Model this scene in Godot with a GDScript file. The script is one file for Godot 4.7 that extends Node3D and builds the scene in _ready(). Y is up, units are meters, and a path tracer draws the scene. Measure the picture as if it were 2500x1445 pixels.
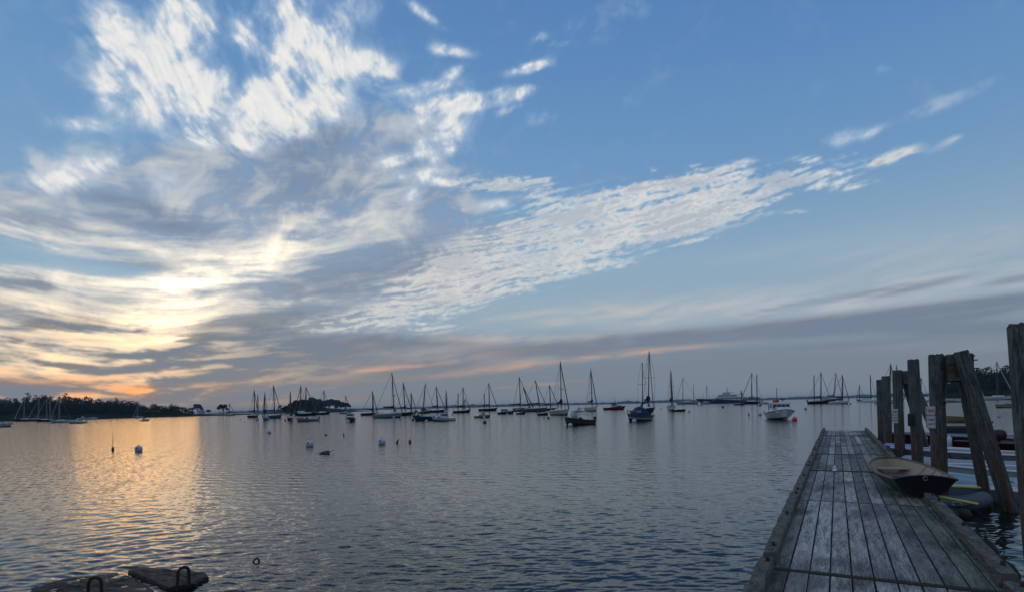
extends Node3D
# A harbour at sunrise: moored sailboats and motorboats, a wooden float with dinghies, mooring balls, wooded shores.

const EYE := 2.35
const F := 1400.0
const CX := 1250.0
const CY := 991.0
const TILT := 0.0245
var cam_right := Vector3(cos(atan(TILT)), -sin(atan(TILT)), 0)
var cam_up := Vector3(sin(atan(TILT)), cos(atan(TILT)), 0)

# the direction in which the camera at (0, EYE, 0) sees a point of the photograph
func ray(px: float, py: float) -> Vector3:
	return cam_right * ((px - CX) / F) + cam_up * ((CY - py) / F) + Vector3(0, 0, -1)

# where that direction meets the level y
func spot(px: float, py: float, level := 0.0) -> Vector3:
	var d := ray(px, py)
	return Vector3(0, EYE, 0) + d * ((level - EYE) / minf(d.y, -0.0016))
# ---------- the sky: air and clouds as functions of direction (azimuth and elevation in degrees) ----------
const SKY_W := 4096
const AZ0 := -62.0
const AZ1 := 62.0
const EL0 := -1.5
const EL1 := 47.0
const STEP := 0.25
var mask_w := int((AZ1 - AZ0) / STEP)
var mask_h := int((EL1 - EL0) / STEP)

func noise(s: int, freq: float, oct: int, kind := FastNoiseLite.TYPE_SIMPLEX_SMOOTH, gain := 0.5) -> FastNoiseLite:
	var n := FastNoiseLite.new()
	n.seed = s
	n.noise_type = kind
	n.frequency = freq
	n.fractal_type = FastNoiseLite.FRACTAL_FBM
	n.fractal_octaves = oct
	n.fractal_gain = gain
	return n

func heading_of(px: float, py: float) -> Vector2:
	var d := ray(px, py)
	return Vector2(rad_to_deg(atan2(d.x, -d.z)), rad_to_deg(atan2(d.y, Vector2(d.x, d.z).length())))

# each cloud patch: centre, half length, half width, tilt (degrees, rising to the right), weight
func cloud_mask(patches: Array) -> PackedFloat32Array:
	var m := PackedFloat32Array()
	m.resize(mask_w * mask_h)
	for b in patches:
		var a := deg_to_rad(b[4])
		var c := heading_of(b[0], b[1])
		var e1: Vector2 = (heading_of(b[0] + 10.0 * cos(a), b[1] - 10.0 * sin(a)) - c) * b[2] * 0.1
		var e2: Vector2 = (heading_of(b[0] - 10.0 * sin(a), b[1] - 10.0 * cos(a)) - c) * b[3] * 0.1
		var det := e1.x * e2.y - e1.y * e2.x
		var rx := 1.5 * (absf(e1.x) + absf(e2.x))
		var ry := 1.5 * (absf(e1.y) + absf(e2.y))
		var w: float = b[5]
		for j in range(maxi(0, int((c.y - ry - EL0) / STEP)), mini(mask_h, int((c.y + ry - EL0) / STEP) + 2)):
			for i in range(maxi(0, int((c.x - rx - AZ0) / STEP)), mini(mask_w, int((c.x + rx - AZ0) / STEP) + 2)):
				var x := AZ0 + (i + 0.5) * STEP - c.x
				var y := EL0 + (j + 0.5) * STEP - c.y
				var u := (x * e2.y - y * e2.x) / det
				var v := (y * e1.x - x * e1.y) / det
				var q := u * u + v * v
				var k := j * mask_w + i
				m[k] = 1.0 - (1.0 - m[k]) * (1.0 - minf(w, 0.97) * exp(-0.9 * pow(q, 1.5)))
	return m

func ss(a: float, b: float, x: float) -> float:
	var t := clampf((x - a) / (b - a), 0.0, 1.0)
	return t * t * (3.0 - 2.0 * t)

func srgb(r: float, g: float, b: float) -> Color:
	return Color(r / 255.0, g / 255.0, b / 255.0)

func make_sky() -> ImageTexture:
	# white cirrus, high over the water
	var cirrus := cloud_mask([
		[350, 190, 330, 190, -30, .12], [760, 170, 260, 170, -20, .16], [1030, 330, 160, 110, 30, .20], [620, 20, 300, 60, -30, .14],
		[300, 110, 120, 60, -62, .55], [440, 90, 90, 75, 70, .6], [330, 210, 130, 85, -40, .55], [440, 210, 110, 60, -50, .55], [530, 205, 45, 45, 60, .6],
		[280, 250, 60, 40, -50, .3], [420, 265, 110, 24, -20, .35], [640, 245, 70, 60, 0, .7], [680, 290, 130, 60, 10, .6], [400, 60, 120, 60, 60, .4], [1080, 250, 70, 20, 10, .5], [1090, 370, 40, 16, 40, .6], [1060, 330, 90, 18, 45, .45], [1160, 235, 70, 14, 12, .4], [760, 250, 90, 70, 20, .6], [660, 110, 110, 55, -40, .6], [770, 110, 80, 50, -25, .6],
		[740, 45, 130, 50, -50, .5], [860, 30, 90, 40, 40, .4], [920, 165, 38, 55, 75, .65], [850, 165, 70, 30, 20, .45], [200, 305, 70, 20, -8, .55], [1095, 122, 55, 16, -8, .6], [1030, 30, 60, 14, -35, .5], [1105, 175, 30, 14, 30, .5],
		[1040, 215, 75, 20, 5, .55], [1060, 300, 70, 55, 40, .45], [1080, 350, 60, 25, 40, .5], [1150, 260, 60, 15, 5, .5], [1255, 232, 55, 20, 15, .7], [1295, 165, 60, 14, 14, .65], [1305, 290, 50, 16, 10, .35],
		[1245, 268, 40, 10, 20, .4], [1320, 90, 30, 12, 20, .35], [1370, 105, 30, 12, 0, .3], [600, 100, 30, 10, -10, .5], [500, 45, 40, 10, -50, .5], [520, 340, 110, 30, -10, .5], [620, 330, 70, 35, 0, .35],
		[230, 410, 110, 40, 5, .5], [120, 450, 120, 30, 0, .45], [420, 450, 120, 30, -10, .3], [960, 395, 55, 14, 15, .6], [1020, 425, 80, 14, 8, .6], [1075, 445, 50, 12, -5, .5], [1010, 480, 40, 25, 60, .45], [1210, 500, 50, 16, 0, .4],
		[2060, 335, 45, 20, 15, .4], [2140, 320, 45, 10, 30, .4], [2160, 160, 25, 20, 0, .18], [2280, 260, 140, 16, 22, .22], [2310, 350, 60, 10, 25, .25], [1440, 70, 170, 40, 25, .16]])
	# the grey sheet between the cirrus and the sun
	var sheet := cloud_mask([
		[820, 360, 230, 90, 15, .75], [900, 500, 300, 110, 10, .8], [500, 500, 400, 110, -5, .7], [300, 540, 420, 90, -4, .7], [100, 530, 240, 60, -5, .6], [700, 620, 420, 110, 8, .9], [1050, 620, 260, 80, 15, .8], [700, 760, 420, 80, 8, .9],
		[150, 720, 330, 70, -6, .9], [640, 440, 330, 70, 8, .5], [1000, 700, 260, 50, 12, .7], [250, 830, 500, 100, -4, 1.0], [500, 890, 700, 60, 3, 1.0], [980, 340, 110, 60, 40, .4], [450, 390, 240, 50, 0, .5], [1000, 880, 500, 60, 3, 1.0], [620, 320, 160, 40, 0, .35], [1150, 700, 180, 35, 12, .55]])
	var gap := cloud_mask([[110, 640, 160, 20, -7, .8], [260, 660, 150, 18, -4, .8], [1010, 540, 60, 30, 0, .25]])
	# where the sunlight comes through
	var glow := cloud_mask([
		[430, 705, 150, 42, 14, .55], [560, 665, 230, 60, 20, .50], [390, 728, 60, 20, 8, .5], [680, 640, 170, 45, 8, .38], [250, 590, 330, 40, -8, .34], [90, 590, 130, 26, -12, .55], [470, 560, 200, 60, 10, .30], [200, 690, 260, 40, -5, .52],
		[250, 800, 330, 50, -5, .50], [420, 785, 220, 40, 2, .50], [290, 845, 80, 14, 6, .9], [390, 830, 80, 8, 12, .7], [200, 862, 130, 14, 4, .5], [360, 925, 60, 9, 12, .75], [395, 912, 40, 10, 15, .6], [340, 953, 46, 9, 6, .95], [430, 873, 120, 9, 14, .8], [500, 862, 80, 7, 12, .5],
		[130, 850, 200, 30, -4, .48], [60, 700, 130, 40, -6, .30], [110, 905, 180, 20, 0, .42], [190, 962, 60, 8, 2, .6], [310, 977, 60, 4, 2, .6], [540, 930, 90, 7, 3, .4], [900, 600, 160, 40, 14, .12], [230, 410, 150, 50, 0, .22], [760, 570, 200, 60, 10, .28], [880, 480, 200, 60, 20, .12],
		[640, 740, 200, 20, 4, .35], [330, 880, 240, 12, 6, .35], [250, 935, 120, 6, 3, .5], [60, 740, 120, 16, -8, .35], [480, 700, 150, 50, 10, .2]])
	var shade := cloud_mask([
		[640, 790, 200, 30, 6, .8], [560, 830, 140, 18, 8, .7], [180, 780, 130, 22, -10, .55], [210, 790, 60, 16, -4, .5], [60, 760, 130, 20, -10, .5], [700, 870, 330, 42, 6, .9], [900, 825, 120, 20, 8, .8], [330, 870, 110, 12, 10, .5], [440, 850, 120, 10, 14, .6],
		[100, 895, 60, 9, 2, .6], [90, 922, 55, 9, 0, .6], [260, 905, 80, 14, 2, .5], [350, 885, 70, 12, 0, .35], [130, 945, 260, 12, 0, .7], [1000, 895, 130, 15, 2, .6], [600, 960, 500, 22, 2, .55], [400, 550, 150, 22, -10, .4], [120, 545, 150, 14, -12, .45],
		[330, 500, 160, 14, -12, .4], [350, 650, 100, 10, -3, .5], [60, 690, 90, 22, -5, .4], [760, 350, 100, 50, 20, .4], [800, 440, 140, 40, 10, .3], [860, 690, 200, 40, 8, .4], [960, 640, 200, 40, 10, .3]])
	# the rippled band that runs up across the middle
	var band := cloud_mask([
		[1000, 760, 170, 22, 6, .7], [900, 790, 200, 18, 4, .45], [1150, 690, 210, 45, 10, .75], [1300, 610, 240, 70, 12, .9], [1450, 565, 260, 75, 12, .95], [1600, 520, 260, 60, 11, 1.0], [1720, 500, 190, 42, 10, .95], [1830, 495, 70, 14, 7, .8], [1500, 500, 190, 26, 8, .75], [1630, 450, 150, 22, 7, .7],
		[1880, 440, 190, 20, 6, .7], [1780, 405, 70, 15, 16, .65], [1975, 392, 40, 9, 0, .5], [2150, 395, 50, 9, 10, .6], [2060, 452, 55, 14, 5, .8], [2070, 385, 60, 12, 16, .35], [2180, 375, 60, 10, 18, .38], [1705, 411, 36, 9, 2, .6], [1600, 416, 16, 6, 0, .5], [1210, 450, 110, 22, 0, .6], [1330, 468, 60, 26, 0, .5],
		[1300, 440, 60, 9, 0, .5], [1120, 455, 40, 14, 0, .4], [1350, 500, 60, 18, 0, .45], [1180, 650, 220, 50, 12, .35], [1060, 800, 60, 12, 3, .75], [1500, 650, 70, 7, 9, .5], [1940, 518, 40, 6, 8, .4], [1210, 720, 90, 9, 11, .6], [1700, 590, 60, 7, 10, .5], [2000, 428, 60, 8, 6, .5], [1990, 452, 130, 12, 5, .6], [2220, 372, 40, 7, 16, .5], [2320, 345, 30, 4, 22, .4]])
	# long thin bands low over the horizon: cream ones, dark ones, and those that the sun reddens from below
	var veil := cloud_mask([
		[1900, 745, 700, 46, 4, .55], [2200, 700, 420, 36, 9, .5], [1600, 765, 330, 22, 3, .35], [2300, 610, 360, 40, 9, .32], [1250, 828, 160, 10, 1, .7], [1450, 826, 50, 7, -2, .5], [2420, 760, 300, 12, 5, .45], [1800, 800, 400, 12, 4, .3], [1130, 850, 180, 10, 3, .4], [2000, 600, 300, 30, 8, .15], [2350, 845, 260, 16, 2, .15]])
	var dusk := cloud_mask([
		[2250, 770, 430, 24, 7, .95], [1850, 805, 380, 20, 5, .7], [1550, 832, 330, 16, 3, .65], [1320, 855, 230, 14, 2, .7], [2450, 745, 150, 14, 9, .6], [2250, 700, 130, 7, 13, .6], [2080, 722, 150, 6, 11, .5], [1930, 745, 130, 4, 12, .4], [2480, 682, 90, 9, 10, .5], [2400, 800, 250, 14, 3, .4], [1000, 845, 200, 16, 3, .5], [1900, 850, 420, 8, 3, .25]])
	var blush := cloud_mask([
		[1000, 892, 130, 7, 6, .8], [900, 900, 60, 6, 4, .6], [1130, 872, 170, 9, 6, .6], [1180, 905, 130, 9, 6, .55], [1020, 925, 220, 5, 6, .5], [1250, 890, 100, 9, 4, .45], [1500, 868, 170, 5, 6, .8], [1700, 845, 140, 4, 4, .4], [1330, 937, 160, 3, 5, .45], [550, 933, 90, 6, 4, .8], [480, 945, 60, 4, 2, .6], [650, 950, 300, 4, 3, .35],
		[470, 975, 160, 3, 1, .6], [820, 945, 220, 4, 4, .3], [190, 962, 65, 8, 2, .9], [330, 955, 60, 11, 4, 1.0], [320, 978, 70, 4, 2, .8], [210, 935, 130, 9, 0, .5], [60, 930, 90, 8, 0, .4], [1600, 850, 150, 5, 3, .45], [760, 980, 200, 3, 1, .3]])
	var names := [cirrus, sheet, gap, glow, shade, band, veil, dusk, blush]
	var warp_a := noise(11, 0.06, 3)
	var warp_b := noise(12, 0.06, 3)
	var n_puff := noise(21, 0.11, 6, FastNoiseLite.TYPE_SIMPLEX_SMOOTH, 0.6)
	var n_fibre := noise(22, 0.16, 7, FastNoiseLite.TYPE_SIMPLEX_SMOOTH, 0.68)
	var n_streak := noise(23, 0.12, 6, FastNoiseLite.TYPE_SIMPLEX_SMOOTH, 0.66)
	var n_ripple := noise(24, 0.22, 4, FastNoiseLite.TYPE_SIMPLEX_SMOOTH, 0.6)
	var n_cell := noise(25, 0.5, 4, FastNoiseLite.TYPE_SIMPLEX_SMOOTH, 0.6)
	var n_low := noise(26, 0.2, 5, FastNoiseLite.TYPE_SIMPLEX_SMOOTH, 0.58)
	var air_el := [-2.0, 0.0, 4.0, 8.0, 13.0, 20.0, 30.0, 38.0, 90.0]
	var air := [srgb(112, 121, 130), srgb(116, 125, 134), srgb(122, 135, 148), srgb(146, 168, 184), srgb(140, 168, 190), srgb(110, 150, 191), srgb(90, 134, 186), srgb(80, 123, 179), srgb(74, 114, 164)]
	var sun := heading_of(330, 940)
	var sample := func(az: float, el: float) -> Vector3:
		var mk := PackedFloat32Array([0, 0, 0, 0, 0, 0, 0, 0, 0])
		var fx := (az - AZ0) / STEP - 0.5
		var fy := (el - EL0) / STEP - 0.5
		var inside := fx >= 0 and fy >= 0 and fx < mask_w - 1 and fy < mask_h - 1
		if inside:
			var ix := int(fx)
			var iy := int(fy)
			fx -= ix
			fy -= iy
			var at := iy * mask_w + ix
			for k in 9:
				var m: PackedFloat32Array = names[k]
				mk[k] = (m[at] * (1 - fx) + m[at + 1] * fx) * (1 - fy) + (m[at + mask_w] * (1 - fx) + m[at + mask_w + 1] * fx) * fy
		# beyond the patches the same kinds of cloud go on, thinly
		var far: float = ss(43.0, 60.0, absf(az)) if el < 40.0 else ss(40.0, 50.0, el)
		if far > 0.0:
			var g := warp_a.get_noise_2d(az * 0.4 + 300.0, el * 0.6)
			mk[0] += far * clampf(0.32 + g, 0.0, 0.65) * ss(2.0, 16.0, el)
			mk[6] += far * 0.3 * ss(16.0, 8.0, el)
			mk[1] += far * ss(18.0, 6.0, el) * 0.5 * ss(-10.0, -60.0, az) * ss(-150.0, -90.0, az)
			mk[7] += far * 0.5 * ss(4.0, 6.0, el) * ss(11.0, 7.0, el)
		var wa := warp_a.get_noise_2d(az, el * 1.6)
		var wb := warp_b.get_noise_2d(az, el * 1.6)
		# clear air
		var k := 1
		while k < 8 and el > air_el[k]:
			k += 1
		var c: Color = air[k - 1].lerp(air[k], clampf((el - air_el[k - 1]) / (air_el[k] - air_el[k - 1]), 0.0, 1.0))
		var sx := (az - sun.x) / 60.0
		var sy := (el - sun.y) / 45.0
		var near_sun := exp(-(sx * sx + sy * sy) * 1.6)
		c = c.lerp(srgb(150, 186, 214), 0.32 * near_sun * ss(6.0, 14.0, el))
		c = c.lerp(srgb(196, 150, 128), 0.22 * exp(-pow((az - sun.x) / 24.0, 2.0)) * ss(3.5, 0.0, el))
		# grey sheet, streaked
		var vee := sqrt((az - sun.x) * (az - sun.x) + 30.0) * 0.16
		var st := n_streak.get_noise_2d(az * 0.42 + wa * 3.0, (el - vee) * 2.9 + wb * 2.6)
		st = st * 0.72 + 0.5 * n_fibre.get_noise_2d(az * 0.5 + 40.0, (el - vee) * 5.0 + wb * 2.0)
		var pf := n_puff.get_noise_2d(az * 1.0 + wb * 7.0, el * 1.4 + wa * 7.0)
		var pat := n_puff.get_noise_2d(az * 1.5 + wb * 5.0 - el * .6 + 400.0, el * 2.3 + wa * 5.0)
		st = lerpf(st, pat * 1.25 + 0.35 * st, ss(13.0, 19.0, el) * 0.85)
		var shc := ss(0.10, 0.95, mk[1] * 1.15 + 0.75 * st + 0.5 * pf - mk[2] * (0.8 + st)) * minf(1.0, 0.25 + mk[1] * 1.2)
		var gl := clampf(mk[3] * (0.88 + 1.9 * st + 0.7 * pf) - mk[4] * (0.95 - 0.7 * st) * 0.95, 0.0, 1.6)
		var dark := clampf(mk[4] * (0.9 - 0.9 * st), 0.0, 1.0)
		var low := ss(9.0, 2.0, el)
		var body: Color = srgb(140, 154, 178).lerp(srgb(214, 209, 202), clampf(0.30 + 1.5 * st + 0.5 * pf, 0.0, 1.0) * (0.35 + 0.65 * near_sun))
		body = body.lerp(srgb(120, 124, 130), low * 0.85)
		body = body.lerp(srgb(218, 180, 140), 0.34 * exp(-pow((az - sun.x + 2.0) / 17.0, 2.0)) * ss(15.0, 7.0, el) * ss(1.0, 3.0, el))
		body = body.lerp(srgb(98, 108, 124), dark * 0.85)
		c = c.lerp(body, shc * (0.78 + 0.2 * low))
		var lit: Color = srgb(246, 238, 224).lerp(srgb(248, 214, 168), ss(12.0, 4.0, el)).lerp(srgb(250, 164, 92), ss(3.6, 1.2, el))
		c = c.lerp(lit, clampf(gl * 1.12, 0.0, 1.0) * minf(1.0, shc + 0.4))
		var hot := ss(0.85, 1.4, gl)
		# cirrus
		if mk[0] > 0.03:
			var ca := az + wa * 2.0
			var cb := el + wb * 2.0
			var side := ss(-22.0, 0.0, az)
			var fi := 0.0
			var fine := 0.0
			for r in 2:
				var share := side if r == 1 else 1.0 - side
				if share > 0.0:
					var rot: float = [-0.80, 0.30][r]
					var u := ca * cos(rot) + cb * sin(rot)
					var w := cb * cos(rot) - ca * sin(rot)
					fi += share * n_fibre.get_noise_2d(u * 0.8, w * 2.0)
					fine += share * n_fibre.get_noise_2d(u * 2.2 + 90.0, w * 4.6)
			var pu := n_puff.get_noise_2d(az * 2.2 + wb * 4.0 + 50.0, el * 2.2 + wa * 4.0)
			var cd := ss(-0.12, 1.25, mk[0] * 1.3 + 0.8 * fi + 1.05 * pu + 0.5 * fine) * minf(1.0, mk[0] * 2.0)
			var white: Color = srgb(196, 206, 220).lerp(srgb(238, 236, 232), ss(0.35, 0.95, cd))
			var veil_c := ss(-0.1, 0.9, mk[0] + 0.6 * fi + 0.4 * pu) * minf(1.0, mk[0] * 3.0)
			c = c.lerp(srgb(178, 194, 214), veil_c * 0.62)
			c = c.lerp(white, clampf(cd * (0.9 + 0.35 * fine), 0.0, 1.0))
		# rippled band
		if mk[5] > 0.03:
			var ra := az * 0.35 + el * 0.05 + wa * 1.6
			var rb := el * 2.4 - az * 0.36 + wb * 1.6
			var near_band := ss(17.0, -3.0, az)
			var ri := lerpf(n_ripple.get_noise_2d(ra * 0.9, rb * 1.8), n_ripple.get_noise_2d(ra * 1.9 + 70.0, rb * 3.4), near_band)
			var ce := n_cell.get_noise_2d(az * 1.5 + wb * 2.0, rb * 1.5)
			var v := mk[5] * 0.92 + 1.3 * ri + 0.65 * ce
			var cov := ss(0.10, 0.98, v) * minf(1.0, mk[5] * 2.2)
			var thick := ss(0.65, 1.35, v + 0.8 * pf)
			var ac: Color = srgb(222, 221, 221).lerp(srgb(166, 174, 190), thick * 0.85)
			ac = ac.lerp(srgb(252, 238, 212), near_sun * 0.5)
			c = c.lerp(ac, cov * lerpf(0.9, 0.75, near_band))
		# low bands
		if el < 22.0:
			var lo := n_low.get_noise_2d(az * 0.42 + wa * 2.0, el * 3.0 - az * 0.26 + wb * 1.5)
			var vv := clampf(mk[6] * (0.75 + 1.0 * lo), 0.0, 1.0)
			c = c.lerp(srgb(180, 186, 194).lerp(srgb(214, 200, 184), ss(0.0, -35.0, az - 25.0)), minf(vv * 1.25, 0.9))
			var dd := clampf(mk[7] * (0.85 + 0.8 * lo), 0.0, 1.0)
			c = c.lerp(srgb(98, 112, 134).lerp(srgb(116, 117, 126), near_sun), minf(dd * 1.0, 0.92))
			var mo := n_low.get_noise_2d(az * 0.5 + 200.0 + wa * 1.5, (el - vee * 0.5) * 3.4 + wb * 1.5)
			var mid_low := ss(10.0, 6.0, el) * ss(0.2, 1.6, el) * exp(-pow((az - sun.x + 3.0) / 15.0, 2.0))
			c = c.lerp(srgb(104, 104, 110), ss(0.0, 0.35, mo) * mid_low * 0.75)
			c = c.lerp(srgb(242, 208, 166).lerp(srgb(246, 172, 112), ss(5.0, 2.0, el)), ss(-0.08, 0.4, -mo) * mid_low * 0.75)
			var bb := clampf(mk[8] * (0.65 + 1.5 * lo), 0.0, 1.0)
			var close := exp(-pow((az - sun.x) / 9.0, 2.0))
			c = c.lerp(srgb(226, 172, 146).lerp(srgb(255, 150, 70), close), bb * 0.68)
		# away from the rising sun the sky is dimmer
		var away := absf(wrapf(az - sun.x, -180.0, 180.0))
		c = c.lerp(Color(c.r * 0.80, c.g * 0.82, c.b * 0.86), ss(80.0, 165.0, away) * ss(80.0, 50.0, el))
		var l := c.srgb_to_linear()
		var out := Vector3(l.r, l.g, l.b) * (1.0 + 0.55 * exp(-pow((az - sun.x) / 16.0, 2.0)) * ss(13.0, 4.0, el) * ss(0.5, 0.85, c.r))
		out += Vector3(1.0, 0.72, 0.36) * (hot * 0.35 + ss(1.1, 1.6, gl) * 5.0)
		out += Vector3(.24, .18, .11) * ss(0.45, 1.1, gl) * exp(-pow((az - sun.x - 3.0) / 15.0, 2.0)) * ss(3.0, 6.0, el) * ss(20.0, 13.0, el)
		return out
	var h := SKY_W / 2
	# far from the view a coarse sky is enough; then the part over the harbour in full
	var coarse := Image.create_empty(SKY_W / 8, h / 8, false, Image.FORMAT_RGBF)
	for j in h / 8:
		var el := 90.0 - (j + 0.5) * 180.0 / (h / 8)
		for i in SKY_W / 8:
			var v: Vector3 = sample.call(fposmod((i + 0.5) * 360.0 / (SKY_W / 8) + 180.0, 360.0) - 180.0, maxf(el, -0.5))
			coarse.set_pixel(i, j, Color(v.x, v.y, v.z))
	coarse.resize(SKY_W, h, Image.INTERPOLATE_CUBIC)
	for j in range(int((90.0 - 44.0) / 180.0 * h), int((90.0 + 1.0) / 180.0 * h)):
		var el := 90.0 - (j + 0.5) * 180.0 / h
		for i in range(int((AZ0 + 8.0) / 360.0 * SKY_W), int((AZ1 - 8.0) / 360.0 * SKY_W)):
			var v: Vector3 = sample.call((i + 0.5) * 360.0 / SKY_W, el)
			coarse.set_pixel(posmod(i, SKY_W), j, Color(v.x, v.y, v.z))
	return ImageTexture.create_from_image(coarse)

# ---------- tools: meshes, materials, names ----------
var M := {}
var counts := {}
var rng := RandomNumberGenerator.new()

class Shape:
	var st := SurfaceTool.new()
	var xf := Transform3D()
	var col := Color.WHITE

	func _init() -> void:
		st.begin(Mesh.PRIMITIVE_TRIANGLES)
		st.set_smooth_group(-1)

	func v(p: Vector3, uv := Vector2.ZERO) -> void:
		st.set_uv(uv)
		st.set_color(col)
		st.add_vertex(xf * p)

	func tri(a: Vector3, b: Vector3, c: Vector3) -> void:
		v(a)
		v(b)
		v(c)

	func quad(a: Vector3, b: Vector3, c: Vector3, d: Vector3, ua := Vector2(0, 0), ub := Vector2(1, 0), uc := Vector2(1, 1), ud := Vector2(0, 1)) -> void:
		v(a, ua)
		v(b, ub)
		v(c, uc)
		v(a, ua)
		v(c, uc)
		v(d, ud)

	# a box with its vertical or all edges chamfered by e
	func box(c: Vector3, s: Vector3, e := 0.0) -> void:
		st.set_smooth_group(-1)
		var h := s / 2
		if e <= 0.0:
			var p := []
			for i in 8:
				p.append(c + Vector3(h.x if i & 1 else -h.x, h.y if i & 2 else -h.y, h.z if i & 4 else -h.z))
			quad(p[4], p[6], p[7], p[5])
			quad(p[1], p[3], p[2], p[0])
			quad(p[5], p[7], p[3], p[1])
			quad(p[0], p[2], p[6], p[4])
			quad(p[6], p[2], p[3], p[7])
			quad(p[0], p[4], p[5], p[1])
			return
		var rings := []
		for k in [[-h.y, e], [-h.y + e, 0.0], [h.y - e, 0.0], [h.y, e]]:
			var x: float = h.x - k[1]
			var z: float = h.z - k[1]
			var y: float = k[0]
			var r := PackedVector3Array([Vector3(x, y, z - e), Vector3(x - e, y, z), Vector3(-x + e, y, z), Vector3(-x, y, z - e), Vector3(-x, y, -z + e), Vector3(-x + e, y, -z), Vector3(x - e, y, -z), Vector3(x, y, -z + e)])
			for i in r.size():
				r[i] += c
			rings.append(r)
		loft(rings, true, -1)
		fan(rings[0], c - Vector3(0, h.y, 0))
		fan(rings[3], c + Vector3(0, h.y, 0))

	func fan(r: PackedVector3Array, c: Vector3) -> void:
		st.set_smooth_group(-1)
		for i in r.size():
			tri(c, r[i], r[(i + 1) % r.size()])

	func loft(rings: Array, closed: bool, group := 1) -> void:
		st.set_smooth_group(group)
		for i in rings.size() - 1:
			var a: PackedVector3Array = rings[i]
			var b: PackedVector3Array = rings[i + 1]
			var n := a.size()
			for j in (n if closed else n - 1):
				var k := (j + 1) % n
				var u0 := float(j) / n
				var u1 := float(j + 1) / n
				var v0 := float(i) / (rings.size() - 1)
				var v1 := float(i + 1) / (rings.size() - 1)
				quad(a[j], b[j], b[k], a[k], Vector2(u0, v0), Vector2(u0, v1), Vector2(u1, v1), Vector2(u1, v0))
		st.set_smooth_group(-1)

	func ring(c: Vector3, r: float, axis: Vector3, n: int, squash := 1.0) -> PackedVector3Array:
		var x := axis.cross(Vector3.UP if absf(axis.y) < 0.9 else Vector3.RIGHT).normalized()
		var y := x.cross(axis).normalized()
		var out := PackedVector3Array()
		for i in n:
			var t := TAU * i / n
			out.append(c + (x * cos(t) + y * sin(t) * squash) * r)
		return out

	func tube(a: Vector3, b: Vector3, r0: float, r1 := -1.0, n := 6) -> void:
		var d := (b - a).normalized()
		var ra := ring(a, r0, d, n)
		var rb := ring(b, r0 if r1 < 0 else r1, d, n)
		loft([ra, rb], true, 1)
		fan(ra, a)
		fan(rb, b)

	func path(pts: Array, r: float, n := 6) -> void:
		var rings := []
		for i in pts.size():
			var d: Vector3 = (pts[mini(i + 1, pts.size() - 1)] - pts[maxi(i - 1, 0)]).normalized()
			rings.append(ring(pts[i], r, d, n))
		loft(rings, true, 1)
		fan(rings[0], pts[0])
		fan(rings[-1], pts[-1])

	# profile: [radius, height] pairs turned about the vertical through c
	func lathe(c: Vector3, profile: Array, n: int) -> void:
		var rings := []
		for p in profile:
			var r := PackedVector3Array()
			for i in n:
				r.append(c + Vector3(cos(TAU * i / n) * p[0], p[1], sin(TAU * i / n) * p[0]))
			rings.append(r)
		loft(rings, true, 1)

	# a thin pane on the face a b c d (a-b along the bottom, d-c along the top), between the shares u0..u1 and v0..v1
	func pane(f: Array, u0: float, u1: float, v0: float, v1: float, out := 0.02) -> void:
		var at := func(u: float, w: float) -> Vector3: return f[0].lerp(f[1], u).lerp(f[3].lerp(f[2], u), w)
		var n: Vector3 = (f[1] - f[0]).cross(f[3] - f[0]).normalized() * out
		var p := [at.call(u0, v0), at.call(u1, v0), at.call(u1, v1), at.call(u0, v1)]
		quad(p[0] + n, p[1] + n, p[2] + n, p[3] + n)
		for i in 4:
			quad(p[i], p[(i + 1) % 4], p[(i + 1) % 4] + n, p[i] + n)

	func done() -> ArrayMesh:
		st.generate_normals()
		return st.commit()

func numbered(called: String) -> String:
	var n: int = counts.get(called, -1) + 1
	counts[called] = n
	return called if n == 0 else "%s_%03d" % [called, n]

func tag(o: Node, label: String, category: String, group := "") -> Node:
	o.set_meta("label", label)
	o.set_meta("category", category)
	if group:
		o.set_meta("group", group)
	return o

func thing(called: String, label: String, category: String, at := Vector3.ZERO, group := "") -> Node3D:
	var o := Node3D.new()
	o.name = numbered(called)
	o.position = at
	tag(o, label, category, group)
	add_child(o, true)
	return o

func part(called: String, mesh: Mesh, m: Material, parent: Node, label := "") -> MeshInstance3D:
	var o := MeshInstance3D.new()
	o.name = called if parent != self else numbered(called)
	o.mesh = mesh
	o.material_override = m
	if label:
		o.set_meta("label", label)
	var n := 0
	while parent != self and parent.has_node(NodePath(o.name)):
		n += 1
		o.name = "%s_%03d" % [called, n]
	parent.add_child(o, true)
	return o

func structure(called: String, mesh: Mesh, m: Material, kind := "structure") -> MeshInstance3D:
	var o := part(called, mesh, m, self)
	o.set_meta("kind", kind)
	return o

# real-world base colour (linear) to a material
func mat(r: float, g: float, b: float, rough := 0.6, spec := 0.5, metal := 0.0) -> StandardMaterial3D:
	var m := StandardMaterial3D.new()
	m.albedo_color = Color(r, g, b).linear_to_srgb()
	m.roughness = rough
	m.metallic_specular = spec
	m.metallic = metal
	return m

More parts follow.
